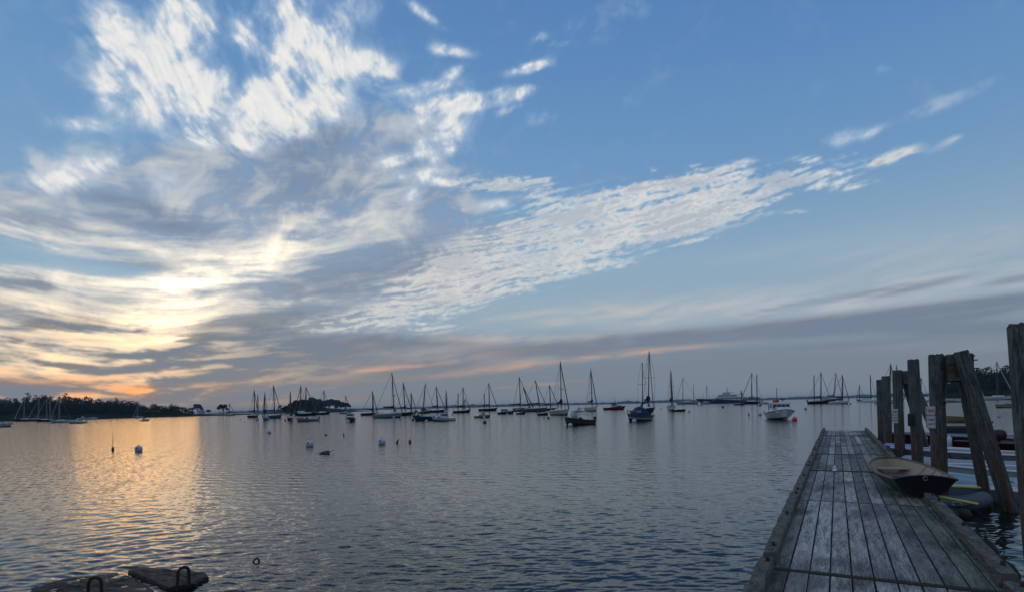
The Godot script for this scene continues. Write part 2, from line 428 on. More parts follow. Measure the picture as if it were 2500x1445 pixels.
func grain_image(w: int, h: int, s: int, along: float, across: float, lo: float, hi: float, tint: Color, blotch := 0.0) -> Image:
	var n := noise(s, 1.0, 5, FastNoiseLite.TYPE_SIMPLEX_SMOOTH, 0.6)
	var b := noise(s + 1, 1.0, 4)
	var im := Image.create_empty(w, h, false, Image.FORMAT_RGB8)
	for j in h:
		for i in w:
			var x := float(i) / w
			var y := float(j) / h
			# wrapped round in both directions, so that the repeat has no seam
			var k := n.get_noise_3d(cos(x * TAU) * across, sin(x * TAU) * across, y * along)
			var f := ss(0.0, 0.12, y) * ss(1.0, 0.88, y)
			var t := clampf(0.5 + 0.9 * k * (0.4 + 0.6 * f) + blotch * b.get_noise_3d(cos(x * TAU) * 0.8, sin(x * TAU) * 0.8, y * 6.0), 0.0, 1.0)
			var v := lerpf(lo, hi, t)
			im.set_pixel(i, j, Color(tint.r * v, tint.g * v, tint.b * v).linear_to_srgb())
	return im

func materials() -> void:
	M.white = mat(.62, .64, .65, .35)
	M.cream = mat(.52, .48, .40, .4)
	M.grey = mat(.26, .28, .30, .45)
	M.dark_grey = mat(.06, .065, .07, .5)
	M.black = mat(.012, .013, .016, .35)
	M.navy = mat(.012, .022, .05, .3)
	M.blue = mat(.014, .055, .12, .35)
	M.yacht_blue = mat(.010, .045, .10, .35)
	M.teal = mat(.03, .14, .16, .4)
	M.green = mat(.02, .06, .035, .5)
	M.pale_blue = mat(.22, .32, .38, .4)
	M.red = mat(.22, .015, .015, .35)
	M.dark_red = mat(.07, .008, .012, .4)
	M.maroon = mat(.05, .014, .014, .4)
	M.pink = mat(.62, .06, .14, .45)
	M.orange = mat(.55, .10, .02, .5)
	M.tan = mat(.34, .25, .15, .5)
	M.wood = mat(.12, .065, .035, .5)
	M.teak = mat(.20, .12, .07, .6)
	M.canvas = mat(.018, .022, .03, .85)
	M.blue_canvas = mat(.006, .03, .105, .8)
	M.spar = mat(.16, .17, .18, .4, .5, .3)
	M.dark_spar = mat(.045, .045, .05, .5)
	M.wood_spar = mat(.13, .07, .05, .5)
	M.glass = mat(.01, .013, .016, .08, .6)
	M.rubber = mat(.02, .02, .022, .7)
	M.steel = mat(.35, .36, .37, .35, .5, .8)
	M.rust = mat(.035, .016, .01, .8)
	M.yellow = mat(.55, .48, .03, .5)
	M.antifoul_red = mat(.05, .012, .01, .6)
	M.antifoul = mat(.02, .025, .03, .6)
	M.ball = mat(.50, .53, .56, .5)
	M.ball_blue = mat(.03, .06, .11, .5)
	M.hypalon = mat(.30, .32, .34, .6)
	M.hypalon_dark = mat(.10, .115, .145, .6)
	M.alu = mat(.28, .31, .33, .45, .5, .4)
	M.rope = mat(.20, .17, .12, .9)
	M.moss = mat(.03, .045, .02, .95)
	M.letter = mat(.02, .02, .025, .7)
	M.sign_red = mat(.30, .03, .03, .6)
	M.sign = mat(.60, .61, .62, .5)
	M.stone = mat(.045, .042, .038, .22, .5)
	var sn := NoiseTexture2D.new()
	sn.noise = noise(66, 0.02, 5, FastNoiseLite.TYPE_SIMPLEX_SMOOTH, 0.65)
	sn.seamless = true
	sn.width = 512
	sn.height = 512
	var sr := Gradient.new()
	sr.set_color(0, Color(.006, .005, .004).linear_to_srgb())
	sr.set_color(1, Color(.06, .048, .034).linear_to_srgb())
	sr.set_offset(0, .35)
	sr.set_offset(1, .75)
	sn.color_ramp = sr
	M.stone = mat(1, 1, 1, .5, .22)
	M.stone.albedo_texture = sn
	M.stone.heightmap_enabled = true
	M.stone.heightmap_texture = sn
	M.stone.heightmap_scale = 5.0
	M.stone.uv1_triplanar = true
	M.stone.uv1_scale = Vector3.ONE * 1.1
	M.seam = mat(.045, .038, .03, .85, .2)
	M.bird = mat(.75, .75, .75, .8)
	M.roof = mat(.05, .05, .055, .8)
	M.house = mat(.38, .40, .42, .7)
	M.trunk = mat(.035, .028, .022, .9)
	for k in 4:
		M["pine%d" % k] = mat(.016 + .005 * k, .034 + .007 * k, .020 + .003 * k, .85, .2)
		M["leaf%d" % k] = mat(.011 + .003 * k, .020 + .004 * k, .010 + .002 * k, .8, .2)
	# weathered float boards
	var boards := grain_image(256, 1024, 41, 26.0, 5.0, 0.25, 1.0, Color(.60, .56, .50), .65)
	var rough_wood := ImageTexture.create_from_image(boards)
	for k in 5:
		var m := mat(1, 1, 1, .78, .35)
		var t: float = [0.42, 0.66, 0.82, 1.0, 0.52][k]
		m.albedo_color = Color(t, t * [1.0, 1.0, 0.98, 1.0, 1.02][k], t * [1.0, 1.02, 1.0, 1.0, 0.96][k]).linear_to_srgb()
		m.albedo_texture = rough_wood
		m.heightmap_enabled = true
		m.heightmap_texture = rough_wood
		m.heightmap_scale = 0.5
		m.vertex_color_use_as_albedo = true
		M["board%d" % k] = m
	var rail := grain_image(128, 512, 43, 20.0, 4.0, 0.25, 1.0, Color(.17, .15, .125), .5)
	M.rail = mat(1, 1, 1, .8, .3)
	M.rail.albedo_texture = ImageTexture.create_from_image(rail)
	M.rail.heightmap_enabled = true
	M.rail.heightmap_texture = M.rail.albedo_texture
	M.rail.heightmap_scale = 1.0
	# piles: creosoted wood, grey with age at the top, brown lower down, weed where the tide reaches
	var pile := Image.create_empty(256, 1024, false, Image.FORMAT_RGB8)
	var pn := noise(51, 1.0, 5, FastNoiseLite.TYPE_SIMPLEX_SMOOTH, 0.62)
	var pb := noise(52, 1.0, 4)
	for j in 1024:
		var up := j / 1024.0
		for i in 256:
			var a := TAU * i / 256.0
			var g := pn.get_noise_3d(cos(a) * 3.2, sin(a) * 3.2, up * 9.0)
			var b := pb.get_noise_3d(cos(a) * 0.9, sin(a) * 0.9, up * 4.0)
			var f := pn.get_noise_3d(cos(a) * 9.0 + 30.0, sin(a) * 9.0, up * 60.0)
			var c := Color(.045, .050, .050).lerp(Color(.175, .182, .172), clampf(.42 + g * 1.0 + f * .35, 0, 1))
			c = c.lerp(Color(.11, .055, .024), clampf(.30 + b * 2.2, 0, .85) * ss(.85, .45, up))
			c = c.lerp(Color(.022, .026, .016), ss(.34 + b * .15, .24 + b * .15, up))
			c *= 0.9 + 0.3 * f
			var crack := absf(pn.get_noise_3d(cos(a) * 5.0 + 70.0, sin(a) * 5.0, up * 2.2))
			c *= lerpf(0.35, 1.0, ss(0.0, 0.035, crack + 0.05 * ss(.0, .5, b)))
			pile.set_pixel(i, j, c.linear_to_srgb())
	M.pile = mat(1, 1, 1, .85, .3)
	M.pile.albedo_texture = ImageTexture.create_from_image(pile)
	M.pile.heightmap_enabled = true
	M.pile.heightmap_texture = M.pile.albedo_texture
	M.pile.heightmap_scale = 1.2
	# wooded hillsides and shores
	var hn := NoiseTexture2D.new()
	hn.noise = noise(61, 0.03, 5)
	hn.seamless = true
	hn.width = 512
	hn.height = 512
	var ramp := Gradient.new()
	ramp.set_color(0, Color(.012, .022, .012).linear_to_srgb())
	ramp.set_color(1, Color(.06, .085, .045).linear_to_srgb())
	hn.color_ramp = ramp
	M.hill = mat(1, 1, 1, .95, .1)
	M.hill.albedo_texture = hn
	M.hill.uv1_triplanar = true
	M.hill.uv1_world_triplanar = true
	M.hill.uv1_scale = Vector3.ONE * 0.02
	M.wood_floor = mat(.016, .024, .014, .95, .1)
	M.shore = mat(.045, .042, .036, .95, .1)

# ---------- the water ----------
var waves := []

func make_waves() -> void:
	var r := RandomNumberGenerator.new()
	r.seed = 77
	var n := 30
	for i in n:
		var wl := 0.09 * pow(10.0, float(i) / (n - 1))
		var a := deg_to_rad(90.0 + 8.0 + r.randfn(0.0, 38.0))
		var k := TAU / wl
		var slope := 0.0215 * (1.2 - 0.95 * i / (n - 1.0))
		waves.append([cos(a) * k, sin(a) * k, slope / k, r.randf() * TAU, wl])

# ripples that spread from the stone blocks awash near the shore
const RING := Vector2(-4.7, -8.1)

func water_material() -> StandardMaterial3D:
	var n := 1024
	var size := 6.0
	var r := RandomNumberGenerator.new()
	r.seed = 5
	var h := PackedFloat32Array()
	h.resize(n * n)
	for w in 26:
		var wl := 0.075 * pow(12.0, r.randf())
		var a := deg_to_rad(95.0 + r.randfn(0.0, 55.0))
		var kx := roundf(cos(a) * size / wl)
		var ky := roundf(sin(a) * size / wl)
		var k := sqrt(kx * kx + ky * ky) * TAU / size
		var amp := 0.0165 / k
		var ph := r.randf() * TAU
		var sx := PackedFloat32Array()
		var cx := PackedFloat32Array()
		for i in n:
			sx.append(sin(TAU * kx * i / n + ph))
			cx.append(cos(TAU * kx * i / n + ph))
		for j in n:
			var s := sin(TAU * ky * j / n) * amp
			var c := cos(TAU * ky * j / n) * amp
			var at := j * n
			for i in n:
				h[at + i] += sx[i] * c + cx[i] * s
	var im := Image.create_empty(n, n, false, Image.FORMAT_RGB8)
	var inv := n / size * 0.5
	for j in n:
		var up := ((j + 1) % n) * n
		var dn := ((j + n - 1) % n) * n
		for i in n:
			var dx := (h[j * n + (i + 1) % n] - h[j * n + (i + n - 1) % n]) * inv
			var dy := (h[up + i] - h[dn + i]) * inv
			var v := Vector3(-dx, dy, 1.0).normalized()
			im.set_pixel(i, j, Color(v.x * 0.5 + 0.5, v.y * 0.5 + 0.5, v.z * 0.5 + 0.5))
	var m := mat(.007, .009, .009, .07, .44)
	m.normal_enabled = true
	m.normal_texture = ImageTexture.create_from_image(im)
	m.normal_scale = 1.0
	m.uv1_triplanar = true
	m.uv1_world_triplanar = true
	m.uv1_scale = Vector3.ONE / size
	return m

func water() -> void:
	make_waves()
	var dist := PackedFloat32Array()
	var d := 5.2
	while d < 75.0:
		dist.append(d)
		d += clampf(0.36 * d * d / 1347.0, 0.020, 2.0)
	while d < 14000.0:
		dist.append(d)
		d *= 1.12
	var cols := 1000
	var a0 := deg_to_rad(-58.0)
	var a1 := deg_to_rad(58.0)
	var pos := PackedVector3Array()
	var nor := PackedVector3Array()
	var patch := noise(9, 0.035, 4)
	for i in dist.size():
		var r := dist[i]
		var step := (dist[mini(i + 1, dist.size() - 1)] - dist[maxi(i - 1, 0)]) * 0.5
		var use := []
		for w in waves:
			var f := ss(2.2, 6.0, w[4] / step)
			if f > 0.0:
				use.append([w[0], w[1], w[2] * f, w[3]])
		for j in cols + 1:
			var a := lerpf(a0, a1, float(j) / cols)
			var x := sin(a) * r
			var z := -cos(a) * r
			var y := 0.0
			var gx := 0.0
			var gz := 0.0
			if use.size():
				for w in use:
					var ph: float = w[0] * x + w[1] * z + w[3]
					var s: float = sin(ph) * w[2]
					var c: float = cos(ph) * w[2]
					y += s
					gx += c * w[0]
					gz += c * w[1]
				var g := 0.72 + 1.9 * patch.get_noise_2d(x, z * 1.6) + 0.30 * ss(16.0, 8.0, r)
				g = clampf(g, 0.22, 1.6) * lerpf(0.9, 1.1, ss(45.0, 10.0, r))
				y *= g
				gx *= g
				gz *= g
				if r < 26.0:
					var ox := x - RING.x
					var oz := z - RING.y
					var q := sqrt(ox * ox + oz * oz)
					if q < 10.0:
						var e := 0.011 * exp(-q * 0.26) * ss(0.3, 1.2, q)
						var kk := 13.0
						y += e * sin(q * kk)
						var sl := e * kk * cos(q * kk) / maxf(q, 0.1)
						gx += sl * ox
						gz += sl * oz
			pos.append(Vector3(x, y, z))
			nor.append(Vector3(-gx, 1.0, -gz).normalized())
	var idx := PackedInt32Array()
	var w1 := cols + 1
	for i in dist.size() - 1:
		for j in cols:
			var p := i * w1 + j
			idx.append_array(PackedInt32Array([p, p + w1, p + 1, p + 1, p + w1, p + w1 + 1]))
	var arr := []
	arr.resize(Mesh.ARRAY_MAX)
	arr[Mesh.ARRAY_VERTEX] = pos
	arr[Mesh.ARRAY_NORMAL] = nor
	arr[Mesh.ARRAY_INDEX] = idx
	var mesh := ArrayMesh.new()
	mesh.add_surface_from_arrays(Mesh.PRIMITIVE_TRIANGLES, arr)
	var m := water_material()
	structure("water", mesh, m)
	# the harbour goes on behind and beside the view
	var s := Shape.new()
	var n := 48
	for k in n:
		var t0 := lerpf(a1, TAU + a0, float(k) / n)
		var t1 := lerpf(a1, TAU + a0, float(k + 1) / n)
		s.quad(Vector3(sin(t0) * 5.2, 0, -cos(t0) * 5.2), Vector3(sin(t0) * 3000, 0, -cos(t0) * 3000), Vector3(sin(t1) * 3000, 0, -cos(t1) * 3000), Vector3(sin(t1) * 5.2, 0, -cos(t1) * 5.2))
	for k in 64:
		var t0 := TAU * k / 64
		var t1 := TAU * (k + 1) / 64
		s.tri(Vector3(0, -0.004, 0), Vector3(sin(t0) * 5.2, -0.004, -cos(t0) * 5.2), Vector3(sin(t1) * 5.2, -0.004, -cos(t1) * 5.2))
	structure("water", s.done(), m)

# ---------- the float, its piles and what lies by it ----------
const DOCK_AZ := 0.51643
const DECK := 0.5
var along := Vector3(sin(DOCK_AZ), 0, -cos(DOCK_AZ))
var across := Vector3(cos(DOCK_AZ), 0, sin(DOCK_AZ))

func on_dock(a: float, b: float, y := 0.0) -> Vector3:
	return along * a + across * b + Vector3(0, y, 0)

# axes of the float: x across, y up, z back towards the shore
func dock_basis() -> Basis:
	return Basis(across, Vector3.UP, -along)

var damp := noise(33, 0.55, 4, FastNoiseLite.TYPE_SIMPLEX_SMOOTH, 0.6)

# where rain and weed have stained the deck
func stain(x: float, z: float) -> Color:
	var n := damp.get_noise_2d(x * 1.6, z * 0.7)
	var v := 1.0 - 0.52 * ss(0.06, 0.34, n) + 0.22 * ss(0.10, 0.40, -n)
	var moss := ss(0.75, 1.25, x + 0.9 * damp.get_noise_2d(x + 9.0, z * 0.9))
	return Color(v * lerpf(1.0, 0.62, moss), v * lerpf(1.0, 0.70, moss), v * lerpf(1.0, 0.60, moss))

func plank_mesh(w: float, l: float, t: float, s: float, at := Vector2.ZERO) -> ArrayMesh:
	var p := Shape.new()
	var e := 0.006
	var u0 := s
	var u1 := s + 0.35
	var x := w / 2
	var lo := s * 7.3
	var hi := lo + l / 5.0
	var z := l / 2
	var cuts := 26
	p.st.set_smooth_group(1)
	for i in cuts:
		var z0 := lerpf(z, -z, float(i) / cuts)
		var z1 := lerpf(z, -z, float(i + 1) / cuts)
		var v0 := lerpf(lo, hi, float(i) / cuts)
		var v1 := lerpf(lo, hi, float(i + 1) / cuts)
		for k in 2:
			var xa: float = [-x + e, 0.0][k]
			var xb: float = [0.0, x - e][k]
			var ua: float = lerpf(u0, u1, k * .5)
			var ub: float = lerpf(u0, u1, k * .5 + .5)
			for q in [[xa, z0, ua, v0], [xa, z1, ua, v1], [xb, z1, ub, v1], [xa, z0, ua, v0], [xb, z1, ub, v1], [xb, z0, ub, v0]]:
				p.col = stain(at.x + q[0], at.y + q[1])
				p.v(Vector3(q[0], -.004 * (1.0 - absf(q[0]) / x), q[1]), Vector2(q[2], q[3]))
	p.st.set_smooth_group(-1)
	p.col = Color(.75, .75, .75)
	for k in [-1, 1]:
		p.quad(Vector3(k * (x - e), 0, z), Vector3(k * (x - e), 0, -z), Vector3(k * x, -e, -z), Vector3(k * x, -e, z), Vector2(u0, lo), Vector2(u0, hi), Vector2(u0 + .02, hi), Vector2(u0 + .02, lo))
		p.quad(Vector3(k * x, -e, z), Vector3(k * x, -e, -z), Vector3(k * x, -t, -z), Vector3(k * x, -t, z), Vector2(u0, lo), Vector2(u0, hi), Vector2(u0 + .1, hi), Vector2(u0 + .1, lo))
		p.quad(Vector3(-x, -e, k * z), Vector3(x, -e, k * z), Vector3(x, -t, k * z), Vector3(-x, -t, k * z), Vector2(u0, lo), Vector2(u1, lo), Vector2(u1, lo + .02), Vector2(u0, lo + .02))
		p.quad(Vector3(-x, -e, k * z), Vector3(x, -e, k * z), Vector3(x - e, 0, k * z), Vector3(-x + e, 0, k * z), Vector2(u0, lo), Vector2(u1, lo), Vector2(u1, lo + .02), Vector2(u0, lo + .02))
	return p.done()

func timber(l: float, w: float, h: float, s: float) -> ArrayMesh:
	# a rough squared timber along z, uneven at its edges
	var p := Shape.new()
	var rings := []
	var n := maxi(4, int(l / 0.35))
	for i in n + 1:
		var z := l / 2 - l * i / n
		var j := func(k: int) -> float: return 0.012 * sin(s * 31.0 + i * 2.7 + k * 1.9)
		var x: float = w / 2
		var e := 0.018
		rings.append(PackedVector3Array([Vector3(x, -h + 0.0, z), Vector3(x + j.call(1), -e, z), Vector3(x - e + j.call(2), j.call(3) * .6, z), Vector3(-x + e + j.call(4), j.call(5) * .6, z), Vector3(-x + j.call(6), -e, z), Vector3(-x, -h, z)]))
	var vs := []
	p.st.set_smooth_group(-1)
	for i in n:
		for k in 6:
			var m := (k + 1) % 6
			var u0 := k / 6.0
			var u1 := (k + 1) / 6.0
			var v0 := s + i * l / n / 2.5
			var v1 := s + (i + 1) * l / n / 2.5
			p.quad(rings[i][k], rings[i + 1][k], rings[i + 1][m], rings[i][m], Vector2(u0, v0), Vector2(u0, v1), Vector2(u1, v1), Vector2(u1, v0))
	p.fan(rings[0], Vector3(0, -h / 2, l / 2))
	p.fan(rings[n], Vector3(0, -h / 2, -l / 2))
	return p.done()

func put(o: Node3D, at: Vector3, tilt := 0.0) -> void:
	o.position = at
	o.rotation.x = tilt

func float_dock() -> void:
	var dock := thing("floating_dock", "long wooden float of grey planks running out over the harbour", "dock", Vector3(0, DECK, 0))
	dock.basis = dock_basis()
	var ends := [1.6, 6.85, 11.7, 16.75, 21.7, 27.05, 32.7, 37.7]
	var bolt := Shape.new()
	bolt.lathe(Vector3.ZERO, [[.022, 0.0], [.022, .035], [.012, .05], [0.0, .05]], 8)
	var bolt_mesh := bolt.done()
	var r := RandomNumberGenerator.new()
	r.seed = 3
	for k in 7:
		var a0: float = ends[k] + 0.05
		var a1: float = ends[k + 1] - 0.05
		var l := a1 - a0
		var mid := (a0 + a1) / 2
		var dip := 0.012 * sin(k * 2.1)
		for i in 11:
			var pl := part("plank", plank_mesh(.1815 + .003 * (r.randf() - .5), l - .012 * r.randf(), .045, r.randf(), Vector2(-.59 + i * .1955, -mid)), M["board%d" % ([0, 3, 2, 3, 1, 2, 3, 1, 2, 0, 4][(i + k * (1 + i % 2)) % 11] if i < 8 and i > 0 else [0, 4, 1][(i + k) % 3])], dock)
			pl.position = Vector3(-.59 + i * .1955, dip + .004 * r.randf(), -mid)
			pl.rotation.x = .0006 * (r.randf() - .5)
			pl.rotation.y = .0008 * (r.randf() - .5)
		if k > 0:
			var sb := Shape.new()
			sb.box(Vector3(0, -.03, 0), Vector3(2.14, .05, .075), .008)
			var beam := part("seam_board", sb.done(), M.seam, dock)
			beam.position = Vector3(.375, .012, -ends[k])
		# toe rails of rough timber on low blocks, in pieces that butt at the seams
		for side in [0, 1]:
			var x: float = [-.70, 1.375][side]
			var cut: float = l
			var at: float = mid
			if side == 1 and k == 2:
				cut = .72
				at = 12.12
			if side == 1 and k == 1:
				cut = l - .1
			var rail := part("toe_rail", timber(cut - .06, .15, .10, r.randf()), M.rail, dock)
			rail.position = Vector3(x + .008 * sin(k * 3.0), .145 + dip, -at)
			rail.rotation.y = .004 * sin(k * 1.7 + side)
			var n := int(cut / 1.15) + 1
			for q in n:
				var z: float = at - cut / 2 + .28 + q * (cut - .56) / maxf(1, n - 1)
				var bl := Shape.new()
				bl.box(Vector3(0, .02, 0), Vector3(.13, .055, .34), .01)
				var block := part("rail_block", bl.done(), M.rail, dock)
				block.position = Vector3(x, dip, -z)
				if q % 2 == 0:
					var bo := part("bolt", bolt_mesh, M.rust, dock)
					bo.position = Vector3(x + .008 * sin(k * 3.0) + .02, .14 + dip, -z - .1)
		for side in [-1, 1]:
			var st := part("side_timber", timber(l + .06, .10, .30, r.randf()), M.rail, dock)
			st.position = Vector3(.375 + side * 1.12, -.004 + dip, -mid)
		var fl := Shape.new()
		fl.box(Vector3(0, 0, 0), Vector3(1.9, .44, l - .3), .03)
		var tub := part("float_tub", fl.done(), M.black, dock)
		tub.position = Vector3(.375, -.34, -mid)
		var ju := Shape.new()
		for q in 5:
			ju.box(Vector3(0, 0, -l / 2 + .1 + q * (l - .2) / 4), Vector3(2.1, .15, .05))
		var joist := part("joist", ju.done(), M.rail, dock)
		joist.position = Vector3(.375, -.125 + dip, -mid)
	var fs := Shape.new()
	fs.box(Vector3.ZERO, Vector3(2.3, .3, .1), .01)
	var fascia := part("end_timber", fs.done(), M.rail, dock)
	fascia.position = Vector3(.375, -.154, -37.76)

func pile_mesh(l: float, r0: float, r1: float, s: float, bend := 0.0, n := 18) -> ArrayMesh:
	var p := Shape.new()
	var rings := []
	var m := 22
	for i in m + 1:
		var t := float(i) / m
		var r := lerpf(r0, r1, t)
		var ring := PackedVector3Array()
		for j in n:
			var a := TAU * j / n
			var k := r * (1.0 + .022 * sin(a * 2.0 + s * 9.0 + t * 3.0) + .014 * sin(a * 5.0 + s * 4.0 + t * 7.0) + .012 * sin(t * 23.0 + s * 7.0))
			ring.append(Vector3(cos(a) * k + bend * sin(t * PI), t * l, sin(a) * k))
		rings.append(ring)
	p.st.set_smooth_group(1)
	for i in m:
		for j in n:
			var k := (j + 1) % n
			var u0 := float(j) / n
			var u1 := float(j + 1) / n
			p.quad(rings[i][j], rings[i + 1][j], rings[i + 1][k], rings[i][k], Vector2(u0, float(i) / m), Vector2(u0, float(i + 1) / m), Vector2(u1, float(i + 1) / m), Vector2(u1, float(i) / m))
	# a worn, slightly split top
	var worn := PackedVector3Array()
	for j in n:
		var q: Vector3 = rings[m][j]
		worn.append(Vector3(q.x * .86, l + .02 + .022 * sin(j * 2.3 + s * 5.0), q.z * .86))
	p.loft([rings[m], worn], true, 2)
	p.fan(worn, Vector3(bend * sin(PI), l + .02, 0))
	return p.done()

func stand(o: Node3D, foot: Vector3, top: Vector3, s := 0.0) -> void:
	var y := (top - foot).normalized()
	var x := y.cross(Vector3(sin(s), 0, cos(s))).normalized()
	o.basis = Basis(x, y, x.cross(y))
	o.position = foot

# from 2 m under water, so that the length runs on into it
func lone_pile(label: String, foot: Vector3, top: Vector3, r0: float, r1: float, s: float, group := "piles beside the float") -> Node3D:
	var y := (top - foot).normalized()
	foot -= y * 1.6
	var o := thing("dock_pile", label, "pile", foot, group)
	stand(o, foot, top, s)
	part("shaft", pile_mesh((top - foot).length(), r0, r1, s), M.pile, o)
	return o

func sign_plate(label: String, at: Vector3, right: Vector3, w: float, h: float, lines: Array) -> void:
	var n := Vector3.UP.cross(right).normalized() * -1.0
	var o := thing("sign", label, "sign", at)
	o.basis = Basis(right, Vector3.UP, right.cross(Vector3.UP))
	var p := Shape.new()
	var rim := PackedVector3Array()
	for q in [[1, 1], [-1, 1], [-1, -1], [1, -1]]:
		for k in 4:
			var a: float = (0 if q == [1, 1] else PI / 2 if q == [-1, 1] else PI if q == [-1, -1] else 1.5 * PI) + k * PI / 6
			rim.append(Vector3(q[0] * (w / 2 - .02) + cos(a) * .02, q[1] * (h / 2 - .02) + sin(a) * .02, 0))
	var back := PackedVector3Array()
	var face := PackedVector3Array()
	for v in rim:
		back.append(v)
		face.append(v + Vector3(0, 0, .006))
	p.loft([back, face], true, -1)
	p.fan(face, Vector3(0, 0, .006))
	p.fan(back, Vector3.ZERO)
	part("plate", p.done(), M.sign, o)
	var b := Shape.new()
	for k in [-1, 1]:
		b.box(Vector3(0, k * (h / 2 - .012), .008), Vector3(w - .05, .006, .003))
		b.box(Vector3(k * (w / 2 - .012), 0, .008), Vector3(.006, h - .05, .003))
	part("border", b.done(), M.sign_red, o)
	for ln in lines:
		var t := TextMesh.new()
		var f := SystemFont.new()
		f.font_names = PackedStringArray(["Droid Sans"])
		f.font_weight = 700
		t.font = f
		t.text = ln[0]
		t.font_size = 64
		t.pixel_size = ln[1] / 64.0
		t.depth = .002
		var lt := part("lettering", t, M.sign_red if ln[3] else M.letter, o)
		lt.position = Vector3(0, ln[2], .0085)
		lt.scale = Vector3(ln[4], 1, 1)

func piles() -> void:
	# the near one, cut by the edge of the view
	lone_pile("thick pile nearest the shore end, grey with a ragged top", on_dock(8.98, 2.09, 0), on_dock(9.02, 1.975, 3.16), .175, .165, .3)
	# an A-frame: upright, cap block and two raking piles
	var a := lone_pile("upright pile that carries the larger sign", on_dock(15.1, 1.87, 0), on_dock(15.1, 1.855, 3.2), .150, .143, 1.7)
	var f := lone_pile("pale raking pile leaning on the near side of the cap block", on_dock(14.9, 2.98, 0), on_dock(14.82, 2.235, 3.22), .138, .132, 2.6)
	lone_pile("brown raking pile behind the pale one under the cap block", on_dock(15.4, 2.70, 0), on_dock(15.35, 2.30, 3.0), .105, .10, 3.1)
	var cap := Shape.new()
	cap.box(Vector3.ZERO, Vector3(.46, .58, .30), .02)
	var cb := part("cap_block", cap.done(), M.pile, self)
	tag(cb, "square timber block bolted between the signed pile and its rakers", "timber block")
	cb.basis = dock_basis()
	cb.position = on_dock(15.1, 2.24, 2.92)
	var rod := Shape.new()
	for k in 4:
		var y: float = [.24, .15, -.02, -.18][k]
		rod.tube(Vector3(.2, y, -.05 + .03 * k), Vector3(.2 + [.08, .12, .14, .22][k], y + [0, .005, 0, .05][k], -.06), .014)
	part("bolt_rod", rod.done(), M.rust, cb)
	var nut := Shape.new()
	for y in [2.95, 2.62, 2.2]:
		nut.box(Vector3(-.155, y + 1.6, .02), Vector3(.05, .06, .06), .01)
	part("bolt_head", nut.done(), M.rust, a)
	var hole := Shape.new()
	for q in [[.9, .2], [.86, -.3], [.8, .1], [.75, .5], [.55, .2], [.47, .15], [.38, .3], [.9, -.6]]:
		var an: float = q[1] + 2.2
		hole.lathe(Vector3(cos(an) * .124, q[0] * 5.0, sin(an) * .124), [[0, -.03], [.025, -.02], [.03, 0], [.025, .02], [0, .03]], 8)
	part("knot", hole.done(), M.black, f)
	lone_pile("grey pile with a dark bracket halfway up", on_dock(18.9, 1.87, 0), on_dock(18.9, 1.82, 3.32), .138, .133, 4.4)
	var br := Shape.new()
	br.box(Vector3.ZERO, Vector3(.10, .34, .12), .015)
	var bk := part("bracket", br.done(), M.rubber, self)
	tag(bk, "black rubber bracket on the grey pile between the two signs", "bracket")
	bk.basis = dock_basis()
	bk.position = on_dock(18.75, 1.70, 1.72)
	# the farther A-frame
	lone_pile("upright pile that carries the smaller sign", on_dock(23.0, 1.79, 0), on_dock(23.0, 1.765, 3.2), .152, .148, 5.2)
	lone_pile("raking pile that passes behind the grey pile", on_dock(22.7, 3.1, 0), on_dock(23.05, 2.1, 3.12), .125, .12, .9)
	lone_pile("raking pile behind the pile with the smaller sign", on_dock(24.3, 2.75, 0), on_dock(23.3, 1.95, 3.12), .125, .12, 1.3)
	var c2 := Shape.new()
	c2.box(Vector3.ZERO, Vector3(.30, .44, .28), .02)
	var c2b := part("cap_block", c2.done(), M.pile, self)
	tag(c2b, "timber block at the top of the farther A-shaped piles", "timber block")
	c2b.basis = dock_basis()
	c2b.position = on_dock(23.06, 2.06, 2.98)
	lone_pile("dark pile just beyond the smaller sign", on_dock(26.6, 1.69, 0), on_dock(26.6, 1.67, 3.13), .150, .146, 6.1)
	lone_pile("farthest and thinnest pile at the end of the float", on_dock(32.5, 1.78, 0), on_dock(32.5, 1.76, 3.15), .118, .114, 2.2)
	sign_plate("larger white sign with red lettering on the A-frame pile", on_dock(14.92, 1.715, 1.90), (across + along * .18).normalized(), .175, .47, [["30", .09, .135, true, 1.3], ["MINUTE", .055, .04, true, .95], ["TIME", .06, -.055, true, .95], ["LIMIT", .06, -.145, true, .95]])
	sign_plate("smaller white sign with dark lettering on the farther upright pile", on_dock(22.82, 1.66, 1.71), (across + along * .18).normalized(), .175, .47, [["30", .09, .135, false, 1.3], ["MINUTE", .055, .04, true, .95], ["TIME", .06, -.055, false, .95], ["LIMIT", .06, -.145, false, .95]])

# ---------- small boats ----------
# an open boat, bow towards +x, keel at y = 0 of its own axes less its draught
func hull_point(h: Dictionary, t: float, v: float, side: float, inset := 0.0) -> Vector3:
	var hb: float
	var tm: float = h.get("tm", 0.45)
	if t < tm:
		hb = lerpf(h.tr, 1.0, sin(t / tm * PI / 2))
	else:
		hb = pow(maxf(0.0, 1.0 - pow((t - tm) / (1.0 - tm), h.get("bowp", 2.2))), h.get("bowq", .85))
	hb *= h.beam / 2.0
	var sheer: float = lerpf(h.stern_h, h.bow_h, t) - h.get("sag", 0.0) * 4.0 * t * (1 - t)
	if h.has("bow_pow"):
		sheer = lerpf(h.stern_h, h.bow_h, pow(t, h.bow_pow))
	var y := lerpf(-h.draft * (1.0 - pow(t, 6.0)), sheer, v)
	var full := pow(v, lerpf(h.get("round", .42), h.get("flare", 1.0), pow(t, 2.0)))
	var w := maxf(0.0, hb * full - inset)
	var x: float = -h.len / 2 + h.len * t + h.get("over", 0.3) * (v - 1.0) * pow(t, 5.0) + h.get("stern_rake", 0.0) * (1.0 - v) * pow(1.0 - t, 4.0)
	return Vector3(x, y, side * w)

